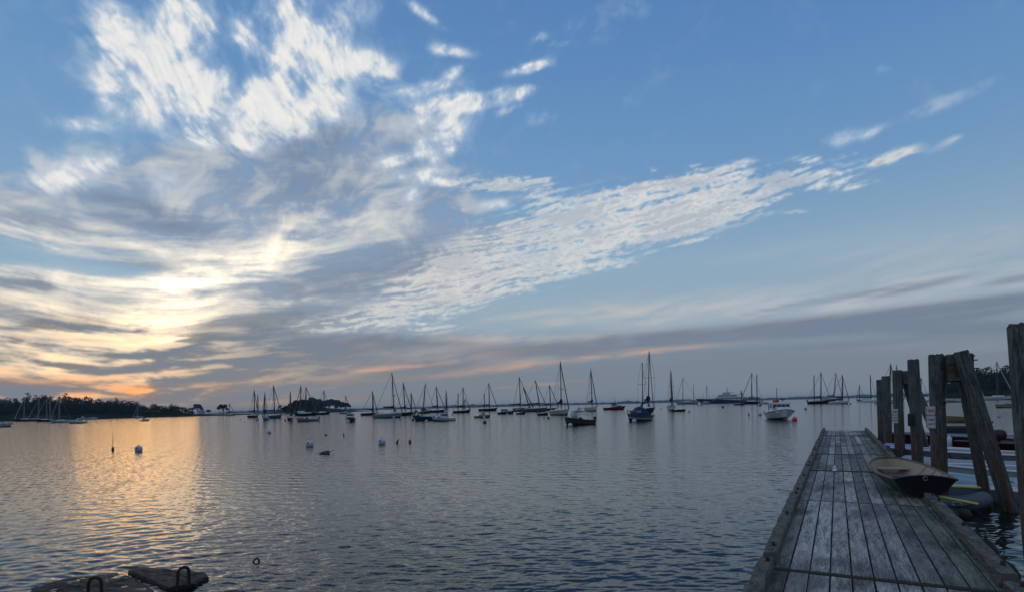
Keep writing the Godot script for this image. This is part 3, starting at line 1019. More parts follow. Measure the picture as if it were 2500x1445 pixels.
func hull_rings(h: Dictionary, v0: float, v1: float, side: float, n := 14, m := 5, inset := 0.0) -> Array:
	var rings := []
	for i in n + 1:
		var r := PackedVector3Array()
		for k in m + 1:
			r.append(hull_point(h, float(i) / n, lerpf(v0, v1, float(k) / m), side, inset))
		rings.append(r)
	return rings

func hull_mesh(h: Dictionary, v0: float, v1: float, transom := true) -> ArrayMesh:
	var p := Shape.new()
	for side in [-1.0, 1.0]:
		p.loft(hull_rings(h, v0, v1, side), false, 1 if side > 0 else 2)
	if transom:
		for k in 5:
			var a := hull_point(h, 0, lerpf(v0, v1, k / 5.0), -1)
			var b := hull_point(h, 0, lerpf(v0, v1, k / 5.0), 1)
			var c := hull_point(h, 0, lerpf(v0, v1, (k + 1) / 5.0), 1)
			var d := hull_point(h, 0, lerpf(v0, v1, (k + 1) / 5.0), -1)
			p.quad(a, b, c, d)
	return p.done()

func deck_mesh(h: Dictionary, drop: float, camber: float, t0 := 0.0, t1 := 1.0) -> ArrayMesh:
	var p := Shape.new()
	var rings := []
	for i in 13:
		var t := lerpf(t0, t1, i / 12.0)
		var a := hull_point(h, t, 1.0, -1, .01) - Vector3(0, drop, 0)
		var b := hull_point(h, t, 1.0, 1, .01) - Vector3(0, drop, 0)
		rings.append(PackedVector3Array([a, (a + b) / 2 + Vector3(0, camber * h.beam, 0), b]))
	p.loft(rings, false, 1)
	return p.done()

func gunwale_mesh(h: Dictionary, r: float, transom := true) -> ArrayMesh:
	var p := Shape.new()
	for side in [-1, 1]:
		var pts := []
		for i in 19:
			pts.append(hull_point(h, i / 18.0, 1.0, side))
		p.path(pts, r, 6)
	if transom:
		p.tube(hull_point(h, 0, 1, -1), hull_point(h, 0, 1, 1), r * .9)
	return p.done()

# the inside of an open boat: skin, transom and floor
func inside_mesh(h: Dictionary, floor_y: float, thick := .03) -> ArrayMesh:
	var p := Shape.new()
	var v0: float = (floor_y + h.draft) / (h.stern_h + h.draft)
	for side in [-1.0, 1.0]:
		p.loft(hull_rings(h, v0 * .8, .995, side, 14, 4, thick), false, 1 if side > 0 else 2)
	var rings := []
	for i in 15:
		var a := hull_point(h, i / 14.0 * .97, v0 * .8, -1, thick)
		var b := hull_point(h, i / 14.0 * .97, v0 * .8, 1, thick)
		rings.append(PackedVector3Array([a, b]))
	p.loft(rings, false, 3)
	var off := Vector3(thick, 0, 0)
	p.quad(hull_point(h, 0, v0 * .8, -1, thick) + off, hull_point(h, 0, v0 * .8, 1, thick) + off, hull_point(h, 0, .995, 1, thick) + off, hull_point(h, 0, .995, -1, thick) + off)
	return p.done()

func thwart(h: Dictionary, t: float, y: float, w := .2) -> ArrayMesh:
	var p := Shape.new()
	var sheer: float = hull_point(h, t, 1, 1).y
	var v: float = (y + h.draft) / (sheer + h.draft)
	var b := hull_point(h, t, v, 1, .02)
	p.box(Vector3(b.x, y, 0), Vector3(w, .03, b.z * 2), .006)
	return p.done()

func outboard_mesh(s := 1.0) -> ArrayMesh:
	# powerhead cowl, leg and bracket; the boat's transom is at x = 0
	var p := Shape.new()
	var rings := []
	for q in [[.28, .30, .13], [.36, .44, .17], [.52, .46, .18], [.62, .40, .16], [.68, .26, .10]]:
		var r := PackedVector3Array()
		for i in 16:
			var a := TAU * i / 16
			r.append(Vector3(-.30 + signf(cos(a)) * pow(absf(cos(a)), .45) * q[1] * .5, q[0], signf(sin(a)) * pow(absf(sin(a)), .45) * q[2]) * s)
		rings.append(r)
	p.loft(rings, true, 1)
	p.fan(rings[4], Vector3(-.30, .70, 0) * s)
	p.fan(rings[0], Vector3(-.30, .26, 0) * s)
	p.box(Vector3(-.27, -.05, 0) * s, Vector3(.14, .68, .09) * s)
	p.box(Vector3(-.10, .16, 0) * s, Vector3(.26, .16, .16) * s)
	return p.done()

func facing(at: Vector3, axis: Vector3, pitch := 0.0) -> Basis:
	var x := Vector3(axis.x, 0, axis.z).normalized()
	x = (x + Vector3(0, sin(pitch), 0)).normalized()
	var z := x.cross(Vector3.UP).normalized()
	return Basis(x, z.cross(x), z)

func skiff(label: String, category: String, at: Vector3, axis: Vector3, h: Dictionary, hull: Material, inner: Material, rail: Material, thwarts: Array, seat: Material, called := "skiff") -> Node3D:
	var o := thing(called, label, category, at)
	o.basis = facing(at, axis)
	part("hull", hull_mesh(h, 0, 1), hull, o)
	part("lining", inside_mesh(h, h.get("floor", .02)), inner, o)
	part("gunwale", gunwale_mesh(h, h.get("rail", .025)), rail, o)
	for t in thwarts:
		part("thwart", thwart(h, t, h.stern_h * .58), seat, o)
	return o

func inflatable(label: String, at: Vector3, axis: Vector3, l: float, w: float, r: float, tube_m: Material, floor_m: Material, motor := true) -> Node3D:
	var o := thing("inflatable_dinghy", label, "inflatable dinghy", at)
	o.basis = facing(at, axis)
	var b := w / 2 - r
	for side in [-1, 1]:
		var pts := []
		var rad := []
		for i in 17:
			var t := i / 16.0
			var x := -l / 2 + t * l * .98
			var z: float = b * (1.0 if t < .6 else sqrt(maxf(0.0, 1.0 - pow((t - .6) / .4, 2.2))))
			var y: float = r * .75 + .16 * pow(maxf(0, t - .5) * 2, 2)
			pts.append(Vector3(x, y, side * z))
			rad.append(r * (.25 + .75 * minf(1.0, t * 9)) )
		var s := Shape.new()
		var rings := []
		for i in 17:
			var d: Vector3 = (pts[mini(i + 1, 16)] - pts[maxi(i - 1, 0)]).normalized()
			rings.append(s.ring(pts[i], rad[i], d, 12))
		s.loft(rings, true, 1)
		s.fan(rings[0], pts[0])
		s.fan(rings[16], pts[16])
		part("air_tube", s.done(), tube_m, o)
		var stripe := Shape.new()
		var sp := []
		for i in range(2, 16):
			sp.append(pts[i] + Vector3(0, 0.0, side * (rad[i] + .004)))
		stripe.path(sp, .022, 5)
		part("rub_strake", stripe.done(), M.dark_grey, o)
	var f := Shape.new()
	f.box(Vector3(-.1 * l, .06, 0), Vector3(l * .72, .04, b * 2))
	part("floor", f.done(), floor_m, o)
	var tr := Shape.new()
	tr.box(Vector3(-l * .40, r * .9, 0), Vector3(.04, r * 1.7, b * 2 - r))
	part("transom", tr.done(), floor_m, o)
	var se := Shape.new()
	se.box(Vector3(-.02 * l, r * 1.45, 0), Vector3(.22, .03, b * 2), .006)
	part("seat", se.done(), floor_m, o)
	if motor:
		var mo := part("outboard_motor", outboard_mesh(.62), M.black, o)
		mo.position = Vector3(-l * .40, r * 1.25, 0)
	return o

func lettered(o: Node3D, text: String, size: float, at: Vector3, n: Vector3, m: Material) -> void:
	var t := TextMesh.new()
	var f := SystemFont.new()
	f.font_names = PackedStringArray(["Droid Sans"])
	f.font_weight = 700
	t.font = f
	t.text = text
	t.font_size = 48
	t.pixel_size = size / 48.0
	t.depth = .004
	var l := part("lettering", t, m, o)
	var z := n.normalized()
	var x := Vector3.UP.cross(z).normalized()
	l.basis = Basis(x, z.cross(x), z)
	l.position = at

func fender(label: String, at: Vector3, r: float, l: float, m: Material) -> void:
	var o := thing("fender", label, "fender", at, "fenders hung between the dinghies")
	var s := Shape.new()
	s.lathe(Vector3.ZERO, [[0, -l / 2], [r * .6, -l / 2 + r * .3], [r, -l / 2 + r], [r, l / 2 - r], [r * .6, l / 2 - r * .3], [.02, l / 2], [.02, l / 2 + .05], [0, l / 2 + .05]], 12)
	part("body", s.done(), m, o)
	var rp := Shape.new()
	rp.tube(Vector3(0, l / 2 + .04, 0), Vector3(.02, l / 2 + .12, 0), .008, .008, 5)
	part("rope", rp.done(), M.rope, o)

func dinghies() -> void:
	# the rowing dinghy hauled out on the float
	var h := {"len": 2.2, "beam": 1.12, "tr": .86, "stern_h": .29, "bow_h": .47, "bow_pow": 2.2, "draft": .06, "over": .16, "stern_rake": .10, "round": .38, "flare": .85, "tm": .42, "bowp": 2.4, "bowq": .62, "floor": .06, "rail": .026}
	var o := thing("rowing_dinghy", "green rowing dinghy with cream inside, lying on the float", "dinghy", on_dock(13.66, 1.12, DECK + .075))
	var ax := along * .98 - across * .20
	o.basis = facing(Vector3.ZERO, ax, .01)
	part("hull", hull_mesh(h, 0, 1, false), M.green, o)
	var tr := Shape.new()
	var top := []
	for i in 9:
		var u := i / 8.0 * 2.0 - 1.0
		var c := hull_point(h, 0, 1, 1)
		top.append(Vector3(c.x, c.y + .07 * (1 - u * u), c.z * u))
	for i in 8:
		for k in 5:
			var e := func(u: float, v: float) -> Vector3:
				var q := hull_point(h, 0, v, 1)
				return Vector3(q.x, q.y + .07 * (1 - u * u) * v, q.z * u)
			var u0 := i / 4.0 - 1.0
			var u1 := (i + 1) / 4.0 - 1.0
			tr.quad(e.call(u0, k / 5.0), e.call(u1, k / 5.0), e.call(u1, (k + 1) / 5.0), e.call(u0, (k + 1) / 5.0))
			tr.quad(e.call(u0, k / 5.0) + Vector3(.035, 0, 0), e.call(u1, k / 5.0) + Vector3(.035, 0, 0), e.call(u1, (k + 1) / 5.0) + Vector3(.035, 0, 0), e.call(u0, (k + 1) / 5.0) + Vector3(.035, 0, 0))
	part("transom", tr.done(), M.black, o, "black transom with a curved top")
	var cap := Shape.new()
	cap.path(top, .018, 6)
	part("transom_cap", cap.done(), M.black, o)
	part("lining", inside_mesh(h, .06, .02), mat(.36, .28, .19, .75), o)
	part("gunwale", gunwale_mesh(h, .026, false), M.wood, o)
	part("thwart", thwart(h, .50, .20, .20), mat(.07, .06, .085, .7), o)
	part("thwart", thwart(h, .08, .17, .26), mat(.22, .20, .17, .7), o)
	part("thwart", thwart(h, .84, .27, .22), mat(.36, .31, .25, .7), o)
	for side in [-1, 1]:
		for t in [.34, .5, .66, .2]:
			var rb := Shape.new()
			var pts := []
			for k in 6:
				pts.append(hull_point(h, t, .3 + .69 * k / 5.0, side, .028))
			rb.path(pts, .014, 5)
			part("rib", rb.done(), mat(.30, .25, .18, .7), o)
	var kl := Shape.new()
	var kp := []
	for i in 12:
		kp.append(hull_point(h, i / 12.0, 0, 1) - Vector3(0, .02, 0))
	kl.path(kp, .022, 5)
	part("keel", kl.done(), M.wood, o)
	var ey := Shape.new()
	var ring := []
	for i in 13:
		ring.append(hull_point(h, 0, 1, 1) * Vector3(1, 1, 0) + Vector3(-.02, .02 + .035 * cos(i * TAU / 12), .035 * sin(i * TAU / 12)))
	ey.path(ring, .008, 5)
	part("ring", ey.done(), M.steel, o)
	# the dinghies packed along the far side of the float, bows to it
	var g := across * -1.0
	var red := {"len": 6.4, "beam": 2.0, "tr": .85, "stern_h": .50, "bow_h": .68, "draft": .12, "sag": .0, "over": .3, "round": .25, "flare": .8, "floor": .1, "rail": .04}
	var rb := skiff("dark red open workboat beyond the grey boats, bow to the float", "workboat", on_dock(31.2, 5.0), (g + along * .28).normalized(), red, M.dark_red, M.grey, M.hypalon_dark, [.3, .6], M.grey, "workboat")
	var em := part("outboard_motor", outboard_mesh(1.25), M.black, rb)
	em.position = Vector3(-3.2, .35, 0)
	var fb := thing("outboard_skiff", "low boat with a big dark red outboard, beside the raking piles", "motorboat", on_dock(28.6, 6.1))
	fb.basis = facing(Vector3.ZERO, g - along * .1)
	var fh := {"len": 4.2, "beam": 1.7, "tr": .9, "stern_h": .4, "bow_h": .55, "draft": .1, "over": .3, "round": .25, "floor": .1, "rail": .03}
	part("hull", hull_mesh(fh, 0, 1), M.dark_red, fb)
	part("lining", inside_mesh(fh, .1), M.dark_grey, fb)
	part("gunwale", gunwale_mesh(fh, .03), M.dark_grey, fb)
	var om := part("outboard_motor", outboard_mesh(1.0), mat(.03, .006, .008, .4), fb)
	om.position = Vector3(1.0, .30, 0)
	var co := thing("console_boat", "small dark boat with a low windscreen behind the red workboat", "motorboat", on_dock(33.6, 5.1))
	co.basis = facing(Vector3.ZERO, g)
	part("hull", hull_mesh(fh, 0, 1), M.black, co)
	part("deck", deck_mesh(fh, .05, .02), M.grey, co)
	var cs := Shape.new()
	cs.box(Vector3(.2, .72, 0), Vector3(1.5, .46, 1.1), .08)
	part("cuddy", cs.done(), M.black, co)
	var wp := Shape.new()
	wp.box(Vector3(.2, .80, .56), Vector3(1.1, .16, .02))
	part("window", wp.done(), M.glass, co)
	var wh := {"len": 3.6, "beam": 1.5, "tr": .82, "stern_h": .36, "bow_h": .56, "draft": .1, "over": .35, "round": .3, "flare": .8, "floor": .08, "rail": .03}
	var wb := skiff("white dinghy with a blue cover over its bow", "dinghy", on_dock(25.4, 3.25), (g + along * .12).normalized(), wh, M.white, M.white, M.white, [.3, .55], M.white, "dinghy")
	part("bow_cover", deck_mesh(wh, -.012, .05, .55, .98), mat(.10, .22, .45, .7), wb, "blue cloth bow cover")
	var al := {"len": 4.6, "beam": 1.5, "tr": .9, "stern_h": .44, "bow_h": .62, "draft": .1, "over": .35, "round": .22, "flare": .8, "floor": .06, "rail": .035}
	var ab := skiff("long grey aluminium skiff with dark lettering on its side", "skiff", on_dock(23.3, 3.85), (g + along * .05).normalized(), al, M.alu, M.hypalon, M.white, [.25, .5, .72], M.alu)
	lettered(ab, "ME 3717", .13, Vector3(.2, .36, -.80), Vector3(0, .1, -1), M.letter)
	lettered(ab, "ME 3717", .13, Vector3(.2, .36, .80), Vector3(0, .1, 1), M.letter)
	inflatable("pale grey inflatable between the aluminium skiff and the white boat", on_dock(21.3, 3.5), (g + along * .04).normalized(), 3.5, 1.65, .22, M.hypalon, M.grey)
	var wd := {"len": 3.3, "beam": 1.45, "tr": .85, "stern_h": .36, "bow_h": .5, "draft": .1, "over": .3, "round": .3, "flare": .8, "floor": .08, "rail": .035}
	skiff("plain white dinghy beside the raking piles", "dinghy", on_dock(19.1, 3.95), (g - along * .02).normalized(), wd, M.white, M.pale_blue, M.white, [.3, .6], M.white, "dinghy")
	inflatable("blue grey inflatable moored behind the hauled out rowing dinghy", on_dock(17.1, 3.55), (g + along * .06).normalized(), 3.2, 1.6, .21, M.pale_blue, M.grey)
	var kh := {"len": 2.7, "beam": .64, "tr": .5, "stern_h": .26, "bow_h": .34, "draft": .06, "over": .2, "round": .35, "flare": .8, "floor": .05, "rail": .02}
	skiff("narrow pale blue kayak beside the blue grey inflatable", "kayak", on_dock(15.95, 3.35), (g + along * .03).normalized(), kh, M.pale_blue, M.white, M.white, [.4], M.white, "kayak")
	var nb := inflatable("dark inflatable with its blunt bow out beside the rowing dinghy", on_dock(14.72, 2.0), (across * .97 - along * .22).normalized(), 1.12, .62, .15, M.hypalon_dark, M.grey, false)
	var oval := Shape.new()
	var op := []
	for i in 17:
		var an := TAU * i / 16
		op.append(Vector3(.12 + cos(an) * .085, .17 + sin(an) * .038, .312))
	oval.path(op, .008, 5)
	part("logo", oval.done(), M.white, nb)
	# a pair of yellow oars on it
	for k in 2:
		var oar := thing("oar", ["yellow oar blade lying across the dark inflatable, upper one", "yellow oar blade by the water under the dark inflatable"][k], "oar", on_dock([14.85, 14.05][k], [2.15, 1.98][k], [.46, .30][k]), "oars by the dark inflatable")
		o = oar
		oar.basis = facing(Vector3.ZERO, (across * .95 - along * [.05, .35][k]).normalized(), [0.0, -.12][k])
		var sh := Shape.new()
		sh.tube(Vector3(-.9, 0, 0), Vector3(-.25, 0, 0), .018)
		part("shaft", sh.done(), M.wood, oar)
		var bl := Shape.new()
		bl.box(Vector3(.05, 0, 0), Vector3(.62, .035, .13), .015)
		part("blade", bl.done(), M.yellow, oar)
	for k in 3:
		var mo := thing("mooring_float", ["green weedy float at the edge of the planks, upper one of three", "green weedy float nearest the planks, lower one of three", "green weedy float farthest from the planks, one of three"][k], "float", on_dock([13.95, 13.70, 13.85][k], [1.88, 1.84, 2.06][k], .06), "weedy floats beside the dock")
		var s := Shape.new()
		s.lathe(Vector3.ZERO, [[0, -.12], [.10, -.09], [.15, 0], [.11, .08], [0, .11]], 12)
		part("body", s.done(), M.moss, mo)
	fender("short white fender on the red workboat, closer to the float", on_dock(30.0, 3.2, .42), .12, .55, M.white)
	fender("white fender upright against the red workboat amidships", on_dock(29.5, 4.0, .40), .09, .55, M.white)
	fender("black tyre fender beside the near timbers of the float", on_dock(9.6, 1.66, .2), .14, .5, M.rubber)
	fender("dark round fender low against the float near its shore end", on_dock(9.0, 1.72, .12), .16, .42, M.moss)
	var scrap := thing("paper_scrap", "small crumpled white scrap standing by a seam of the float", "scrap", spot(2039, 1148.5, DECK + .004))
	var cs2 := Shape.new()
	var rr := RandomNumberGenerator.new()
	rr.seed = 21
	var ring0 := PackedVector3Array()
	var ring1 := PackedVector3Array()
	var ring2 := PackedVector3Array()
	for i in 9:
		var an := TAU * i / 9
		ring0.append(Vector3(cos(an) * (.055 + .02 * rr.randf()), .0, sin(an) * .05))
		ring1.append(Vector3(cos(an) * (.022 + .02 * rr.randf()) + .012, .05 + .02 * rr.randf(), sin(an) * .025))
		ring2.append(Vector3(cos(an) * (.02 + .03 * rr.randf()) - .005, .085 + .03 * rr.randf(), sin(an) * .02))
	cs2.loft([ring0, ring1, ring2], true, -1)
	cs2.fan(ring2, Vector3(.01, .15, 0))
	part("paper", cs2.done(), M.bird, scrap)

# ---------- stone blocks with iron staples, awash by the shore ----------
func block_mesh(top: Array, y: float, drop: float) -> ArrayMesh:
	var p := Shape.new()
	var n := top.size()
	var c := Vector3.ZERO
	for t in top:
		c += t / n
	var rim := PackedVector3Array()
	var edge := PackedVector3Array()
	var foot := PackedVector3Array()
	var nn := noise(90, 1.6, 3)
	for i in n:
		for k in 8:
			var q: Vector3 = top[i].lerp(top[(i + 1) % n], k / 8.0)
			var out := (q - c) * Vector3(1, 0, 1)
			q.y = y + .02 * nn.get_noise_2d(q.x * 3, q.z * 3)
			rim.append(q - out.normalized() * .010)
			edge.append(q + out.normalized() * .006 - Vector3(0, .02, 0))
			foot.append(q + out.normalized() * .03 - Vector3(0, drop, 0))
	p.loft([foot, edge, rim], true, 1)
	c.y = y + .022
	var last := rim
	for k in 7:
		var next := PackedVector3Array()
		for q in rim:
			var m := q.lerp(c, (k + 1) / 7.5)
			m.y = y + .012 * (k + 1) / 7.0 + .022 * nn.get_noise_2d(m.x * 4.5, m.z * 4.5)
			next.append(m)
		p.loft([last, next], true, 1)
		last = next
	p.st.set_smooth_group(1)
	for i in last.size():
		p.tri(last[i], c, last[(i + 1) % last.size()])
	return p.done()

func staple(label: String, at: Vector3, w: float, h: float, yaw: float, thick := .021) -> void:
	var o := thing("iron_staple", label, "iron ring", at, "iron staples in the stone blocks")
	o.rotation.y = yaw
	var s := Shape.new()
	var pts := [Vector3(-w / 2 - .02, -.2, 0), Vector3(-w / 2 - .01, 0, 0)]
	for i in 11:
		var a := PI - PI * i / 10
		pts.append(Vector3(cos(a) * w / 2, h - w / 2 + sin(a) * w / 2, .01 * i / 10))
	pts.append(Vector3(w / 2, 0, .01))
	pts.append(Vector3(w / 2 + .005, -.2, .01))
	s.path(pts, thick, 8)
	part("bar", s.done(), M.rust, o)

func stones() -> void:
	var a := part("stone_block", block_mesh([spot(40, 1475), spot(70, 1438), spot(160, 1412), spot(285, 1398), spot(330, 1412), spot(420, 1475)], .006, .5), M.stone, self)
	tag(a, "wet stone block awash at the shore, with round stains", "stone block")
	var b := part("stone_block", block_mesh([spot(312, 1399), spot(345, 1392), spot(500, 1404), spot(508, 1416), spot(474, 1434), spot(412, 1444)], .05, .5), M.stone, self)
	tag(b, "tilted wet stone slab with the middle iron staple in it", "stone block")
	staple("rusty iron staple standing in the stained stone block", spot(231, 1452), .15, .23, .3)
	staple("rusty iron staple standing in the tilted stone slab", spot(447, 1430, .04), .135, .25, .9)
	staple("small iron ring just above the water beyond the stones", spot(625, 1373), .075, .062, .6, .015)

# ---------- boats on their moorings ----------
func lateral(px: float) -> Vector3:
	var d := ray(px, CY)
	var f := Vector3(d.x, 0, d.z).normalized()
	return Vector3(-f.z, 0, f.x)

# distance along the line of sight per photo pixel at a spot of the water
func metres(at: Vector3) -> float:
	return -at.z / F

# the length or the heading that gives a boat of this shape its width in view
func turn_for(l: float, b: float, w: float) -> float:
	var lo := 0.0
	var hi := 1.45
	for i in 24:
		var m := (lo + hi) / 2
		if l * cos(m) + b * sin(m) * 0.9 > w:
			lo = m
		else:
			hi = m
	return lo

func sail_hull(l: float, b: float, fb: float) -> Dictionary:
	return {"len": l, "beam": b, "tr": .58, "stern_h": fb * .92, "bow_h": fb * 1.28, "sag": fb * .10, "draft": .35, "over": l * .085, "stern_rake": l * .05, "round": .45, "flare": .8, "tm": .45, "bowp": 1.9, "bowq": .95}

# px, py: mast foot and waterline; tx, ty: masthead; hl, hr: ends of the hull in view; bow: +1 to the right, -1 to the left; to: +1 bow towards us, -1 away
func sailboat(label: String, px: float, py: float, tx: float, ty: float, hl: float, hr: float, bow: float, to: float, hull: Material, o := {}) -> Node3D:
	var mid := (hl + hr) / 2
	var at := spot(mid, py)
	var m := metres(at)
	var H := (py - ty) * m
	var W := (hr - hl) * m
	var l := maxf(W * 1.01, H * o.get("slim", .70))
	var b := l * (.31 if l < 13 else .25)
	var th := turn_for(l, b, W)
	var lat := lateral(mid)
	var back := Vector3.UP.cross(lat) * -1.0
	var toward := Vector3(-at.x, 0, -at.z).normalized()
	var axis := lat * bow * cos(th) + toward * to * sin(th)
	var t := thing("ketch" if o.has("mizzen") else "sailboat", label, "sailboat", at, o.get("group", ""))
	t.basis = facing(at, axis)
	var fb: float = clampf(l * .125, .8, 2.2)
	var h := sail_hull(l, b, fb)
	var vw: float = (h.draft + .16) / (h.draft + fb)
	part("bottom_paint", hull_mesh(h, 0, vw), o.get("bottom", M.antifoul), t)
	part("hull", hull_mesh(h, vw, 1), hull, t)
	part("deck", deck_mesh(h, .05, .02), o.get("deck", M.cream), t)
	# cabin trunk and its windows
	var cx := l * .06
	var cl := l * .36
	var ch: float = fb * o.get("cabin_h", .50)
	var y0 := fb * .92
	var cab := Shape.new()
	var bw := b * .33
	var tw := b * .27
	var A := [Vector3(cx - cl / 2, y0, bw), Vector3(cx + cl / 2, y0, bw * .75), Vector3(cx + cl * .40, y0 + ch * .8, tw * .75), Vector3(cx - cl / 2, y0 + ch, tw)]
	var Bq := []
	for q in A:
		Bq.append(q * Vector3(1, 1, -1))
	cab.quad(A[0], A[1], A[2], A[3])
	cab.quad(Bq[0], Bq[1], Bq[2], Bq[3])
	cab.quad(A[3], A[2], Bq[2], Bq[3])
	cab.quad(A[1], A[2], Bq[2], Bq[1])
	cab.quad(A[0], A[3], Bq[3], Bq[0])
	var cabin := part("cabin", cab.done(), o.get("cabin", M.white), t)
	for side in [A, Bq]:
		for k in 3:
			var w := Shape.new()
			w.pane(side, .08 + k * .29, .30 + k * .29, .32, .74, .02 if side == Bq else -.02)
			part("window", w.done(), M.glass, cabin)
	var co := Shape.new()
	for s in [-1, 1]:
		co.box(Vector3(-l * .27, fb * .95 + .1, s * b * .30), Vector3(l * .24, .26, .07))
	part("cockpit_coaming", co.done(), o.get("cabin", M.white), t)
	# rig
	var lean := (tx - px + TILT * (py - ty)) * m / maxf(.35, cos(th)) * bow
	if to * sin(th) > .9:
		lean = -H * .01
	var mast_x := clampf(((px - mid) * m) / maxf(.3, cos(th)) * bow, -l * .12, l * .22)
	if cos(th) < .35:
		mast_x = l * .08
	var thick: float = clampf(-at.z * 2.6 / F, .15, .55) * o.get("spar_w", 1.0)
	var foot := Vector3(mast_x, y0 + ch * .8, 0)
	var head := Vector3(mast_x + lean, H, 0)
	var spar: Material = o.get("spar", M.dark_spar)
	var ms := Shape.new()
	ms.tube(foot, head, thick * .55, thick * .38, 8)
	var mast := part("mast", ms.done(), spar, t)
	var sp := Shape.new()
	var sy := foot.lerp(head, o.get("spread", .55))
	var sw: float = H * o.get("spread_w", .062)
	sp.tube(sy + Vector3(0, 0, -sw), sy + Vector3(0, 0, sw), thick * .16, thick * .16, 5)
	part("spreader", sp.done(), spar, mast)
	var ht := Shape.new()
	ht.tube(head, head + Vector3(0, .5, 0), thick * .10, thick * .08, 4)
	part("masthead_aerial", ht.done(), spar, mast)
	if o.has("radar"):
		var rd := Shape.new()
		var q := foot.lerp(head, .42) + Vector3(thick + .22, 0, 0)
		rd.lathe(q, [[0, -.12], [.26, -.1], [.3, 0], [.26, .1], [0, .13]], 10)
		part("radar_dome", rd.done(), M.hypalon, mast)
	var wire := thick * .17
	var bowp := Vector3(l * .485, h.bow_h + .05, 0)
	var fs := Shape.new()
	var jib: float = o.get("jib", 1.0)
	fs.tube(bowp, foot.lerp(head, o.get("frac", .97)), wire * (1.0 + 1.3 * jib), wire * (1.0 + .5 * jib), 6)
	part("furled_jib" if jib > 0 else "forestay", fs.done(), o.get("jib_m", spar), t)
	var bs := Shape.new()
	bs.tube(Vector3(-l * .49, h.stern_h, 0), head, wire * .8, wire * .8, 4)
	part("backstay", bs.done(), spar, t)
	for s in [-1, 1]:
		var sh := Shape.new()
		sh.tube(Vector3(mast_x - l * .02, fb, s * b * .46), sy + Vector3(0, 0, s * sw), wire * .6, wire * .6, 4)
		sh.tube(sy + Vector3(0, 0, s * sw), head, wire * .6, wire * .6, 4)
		part("shroud", sh.done(), spar, t)
	# boom with the sail under its cover, thick by the mast
	var bl: float = l * o.get("boom", .36)
	var b0 := foot.lerp(head, .035 + .35 / H) + Vector3(0, .55, 0)
	var b1 := b0 + Vector3(-bl, o.get("boom_up", .05) * bl, 0)
	var bm := Shape.new()
	bm.tube(b0, b1, thick * .34, thick * .30, 6)
	var boom := part("boom", bm.done(), spar, t)
	if o.get("cover", true):
		var sc := Shape.new()
		var rings := []
		var lift := Vector3(0, thick * .3, 0)
		var cs: float = o.get("cover_s", 1.0)
		for q in [[.02, 1.55], [.05, 1.1], [.12, .62], [.3, .46], [.6, .38], [.95, .26], [1.0, .1]]:
			rings.append(sc.ring(b0.lerp(b1, q[0]) + lift * (1 + q[1]) + Vector3(0, .18 * q[1], 0), (.28 * q[1] + .03) * cs, Vector3(-1, .05, 0).normalized(), 8, 1.5))
		sc.loft(rings, true, 1)
		part("sail_cover", sc.done(), o.get("cover_m", M.canvas), boom)
	var pr := Shape.new()
	for s in [-1, 1]:
		var prev := Vector3.ZERO
		for k in 4:
			var q := hull_point(h, .80 + .19 * k / 3.0, 1, s)
			pr.tube(q, q + Vector3(0, .6, 0), .022, .022, 4)
			if k > 0:
				pr.tube(prev, q + Vector3(0, .6, 0), .022, .022, 4)
			prev = q + Vector3(0, .6, 0)
	part("bow_rail", pr.done(), M.steel, t)
	if o.has("mizzen"):
		var z: Array = o.mizzen
		var zx: float = (z[0] - mid) * m / maxf(.3, cos(th)) * bow
		zx = clampf(zx, -l * .44, l * .44)
		var zh: float = (py - z[1]) * m
		var zs := Shape.new()
		zs.tube(Vector3(zx, fb, 0), Vector3(zx + (lean * .6 if not o.has("schooner") else 0.0), zh, 0), thick * .48, thick * .34, 8)
		zs.tube(Vector3(zx, zh * .58, -sw * .7), Vector3(zx, zh * .58, sw * .7), thick * .15, thick * .15, 5)
		part("mizzen_mast" if not o.has("schooner") else "fore_mast", zs.done(), spar, t)
		var zb := Shape.new()
		zb.tube(Vector3(zx, fb + 1.2, 0), Vector3(zx - l * .16, fb + 1.25, 0), thick * .28, thick * .25, 6)
		part("mizzen_boom", zb.done(), spar, t)
		var zw := Shape.new()
		for s in [-1, 1]:
			zw.tube(Vector3(zx, fb, s * b * .36), Vector3(zx, zh * .58, s * sw * .7), wire * .5, wire * .5, 4)
			zw.tube(Vector3(zx, zh * .58, s * sw * .7), Vector3(zx, zh, 0), wire * .5, wire * .5, 4)
		part("mizzen_shroud", zw.done(), spar, t)
	if o.has("dodger"):
		var dg := Shape.new()
		var rr := []
		for k in 5:
			var f := k / 4.0
			var r := PackedVector3Array()
			for q in 9:
				var an := PI * q / 8
				r.append(Vector3(cx - cl * .45 - f * l * .13, y0 + ch * .4 + sin(an) * (1.0 + .5 * sin(f * PI * .7)), cos(an) * b * .36))
			rr.append(r)
		dg.loft(rr, false, 1)
		part("dodger", dg.done(), o.dodger, t)
	return t

func slab_cabin(x0: float, x1: float, w0: float, w1: float, y0: float, y1: float, front: float, back := 0.0) -> Array:
	# corners of a deckhouse: port and starboard faces, front and back, each as [low a, low b, high b, high a]
	var a := Vector3(x0, y0, w0 / 2)
	var b := Vector3(x1, y0, w0 / 2 * .92)
	var c := Vector3(x1 - front, y1, w1 / 2 * .92)
	var d := Vector3(x0 + back, y1, w1 / 2)
	var f := Vector3(1, 1, -1)
	return [[a, b, c, d], [b * f, a * f, d * f, c * f], [b, b * f, c * f, c], [a * f, a, d, d * f], [d, c, c * f, d * f]]

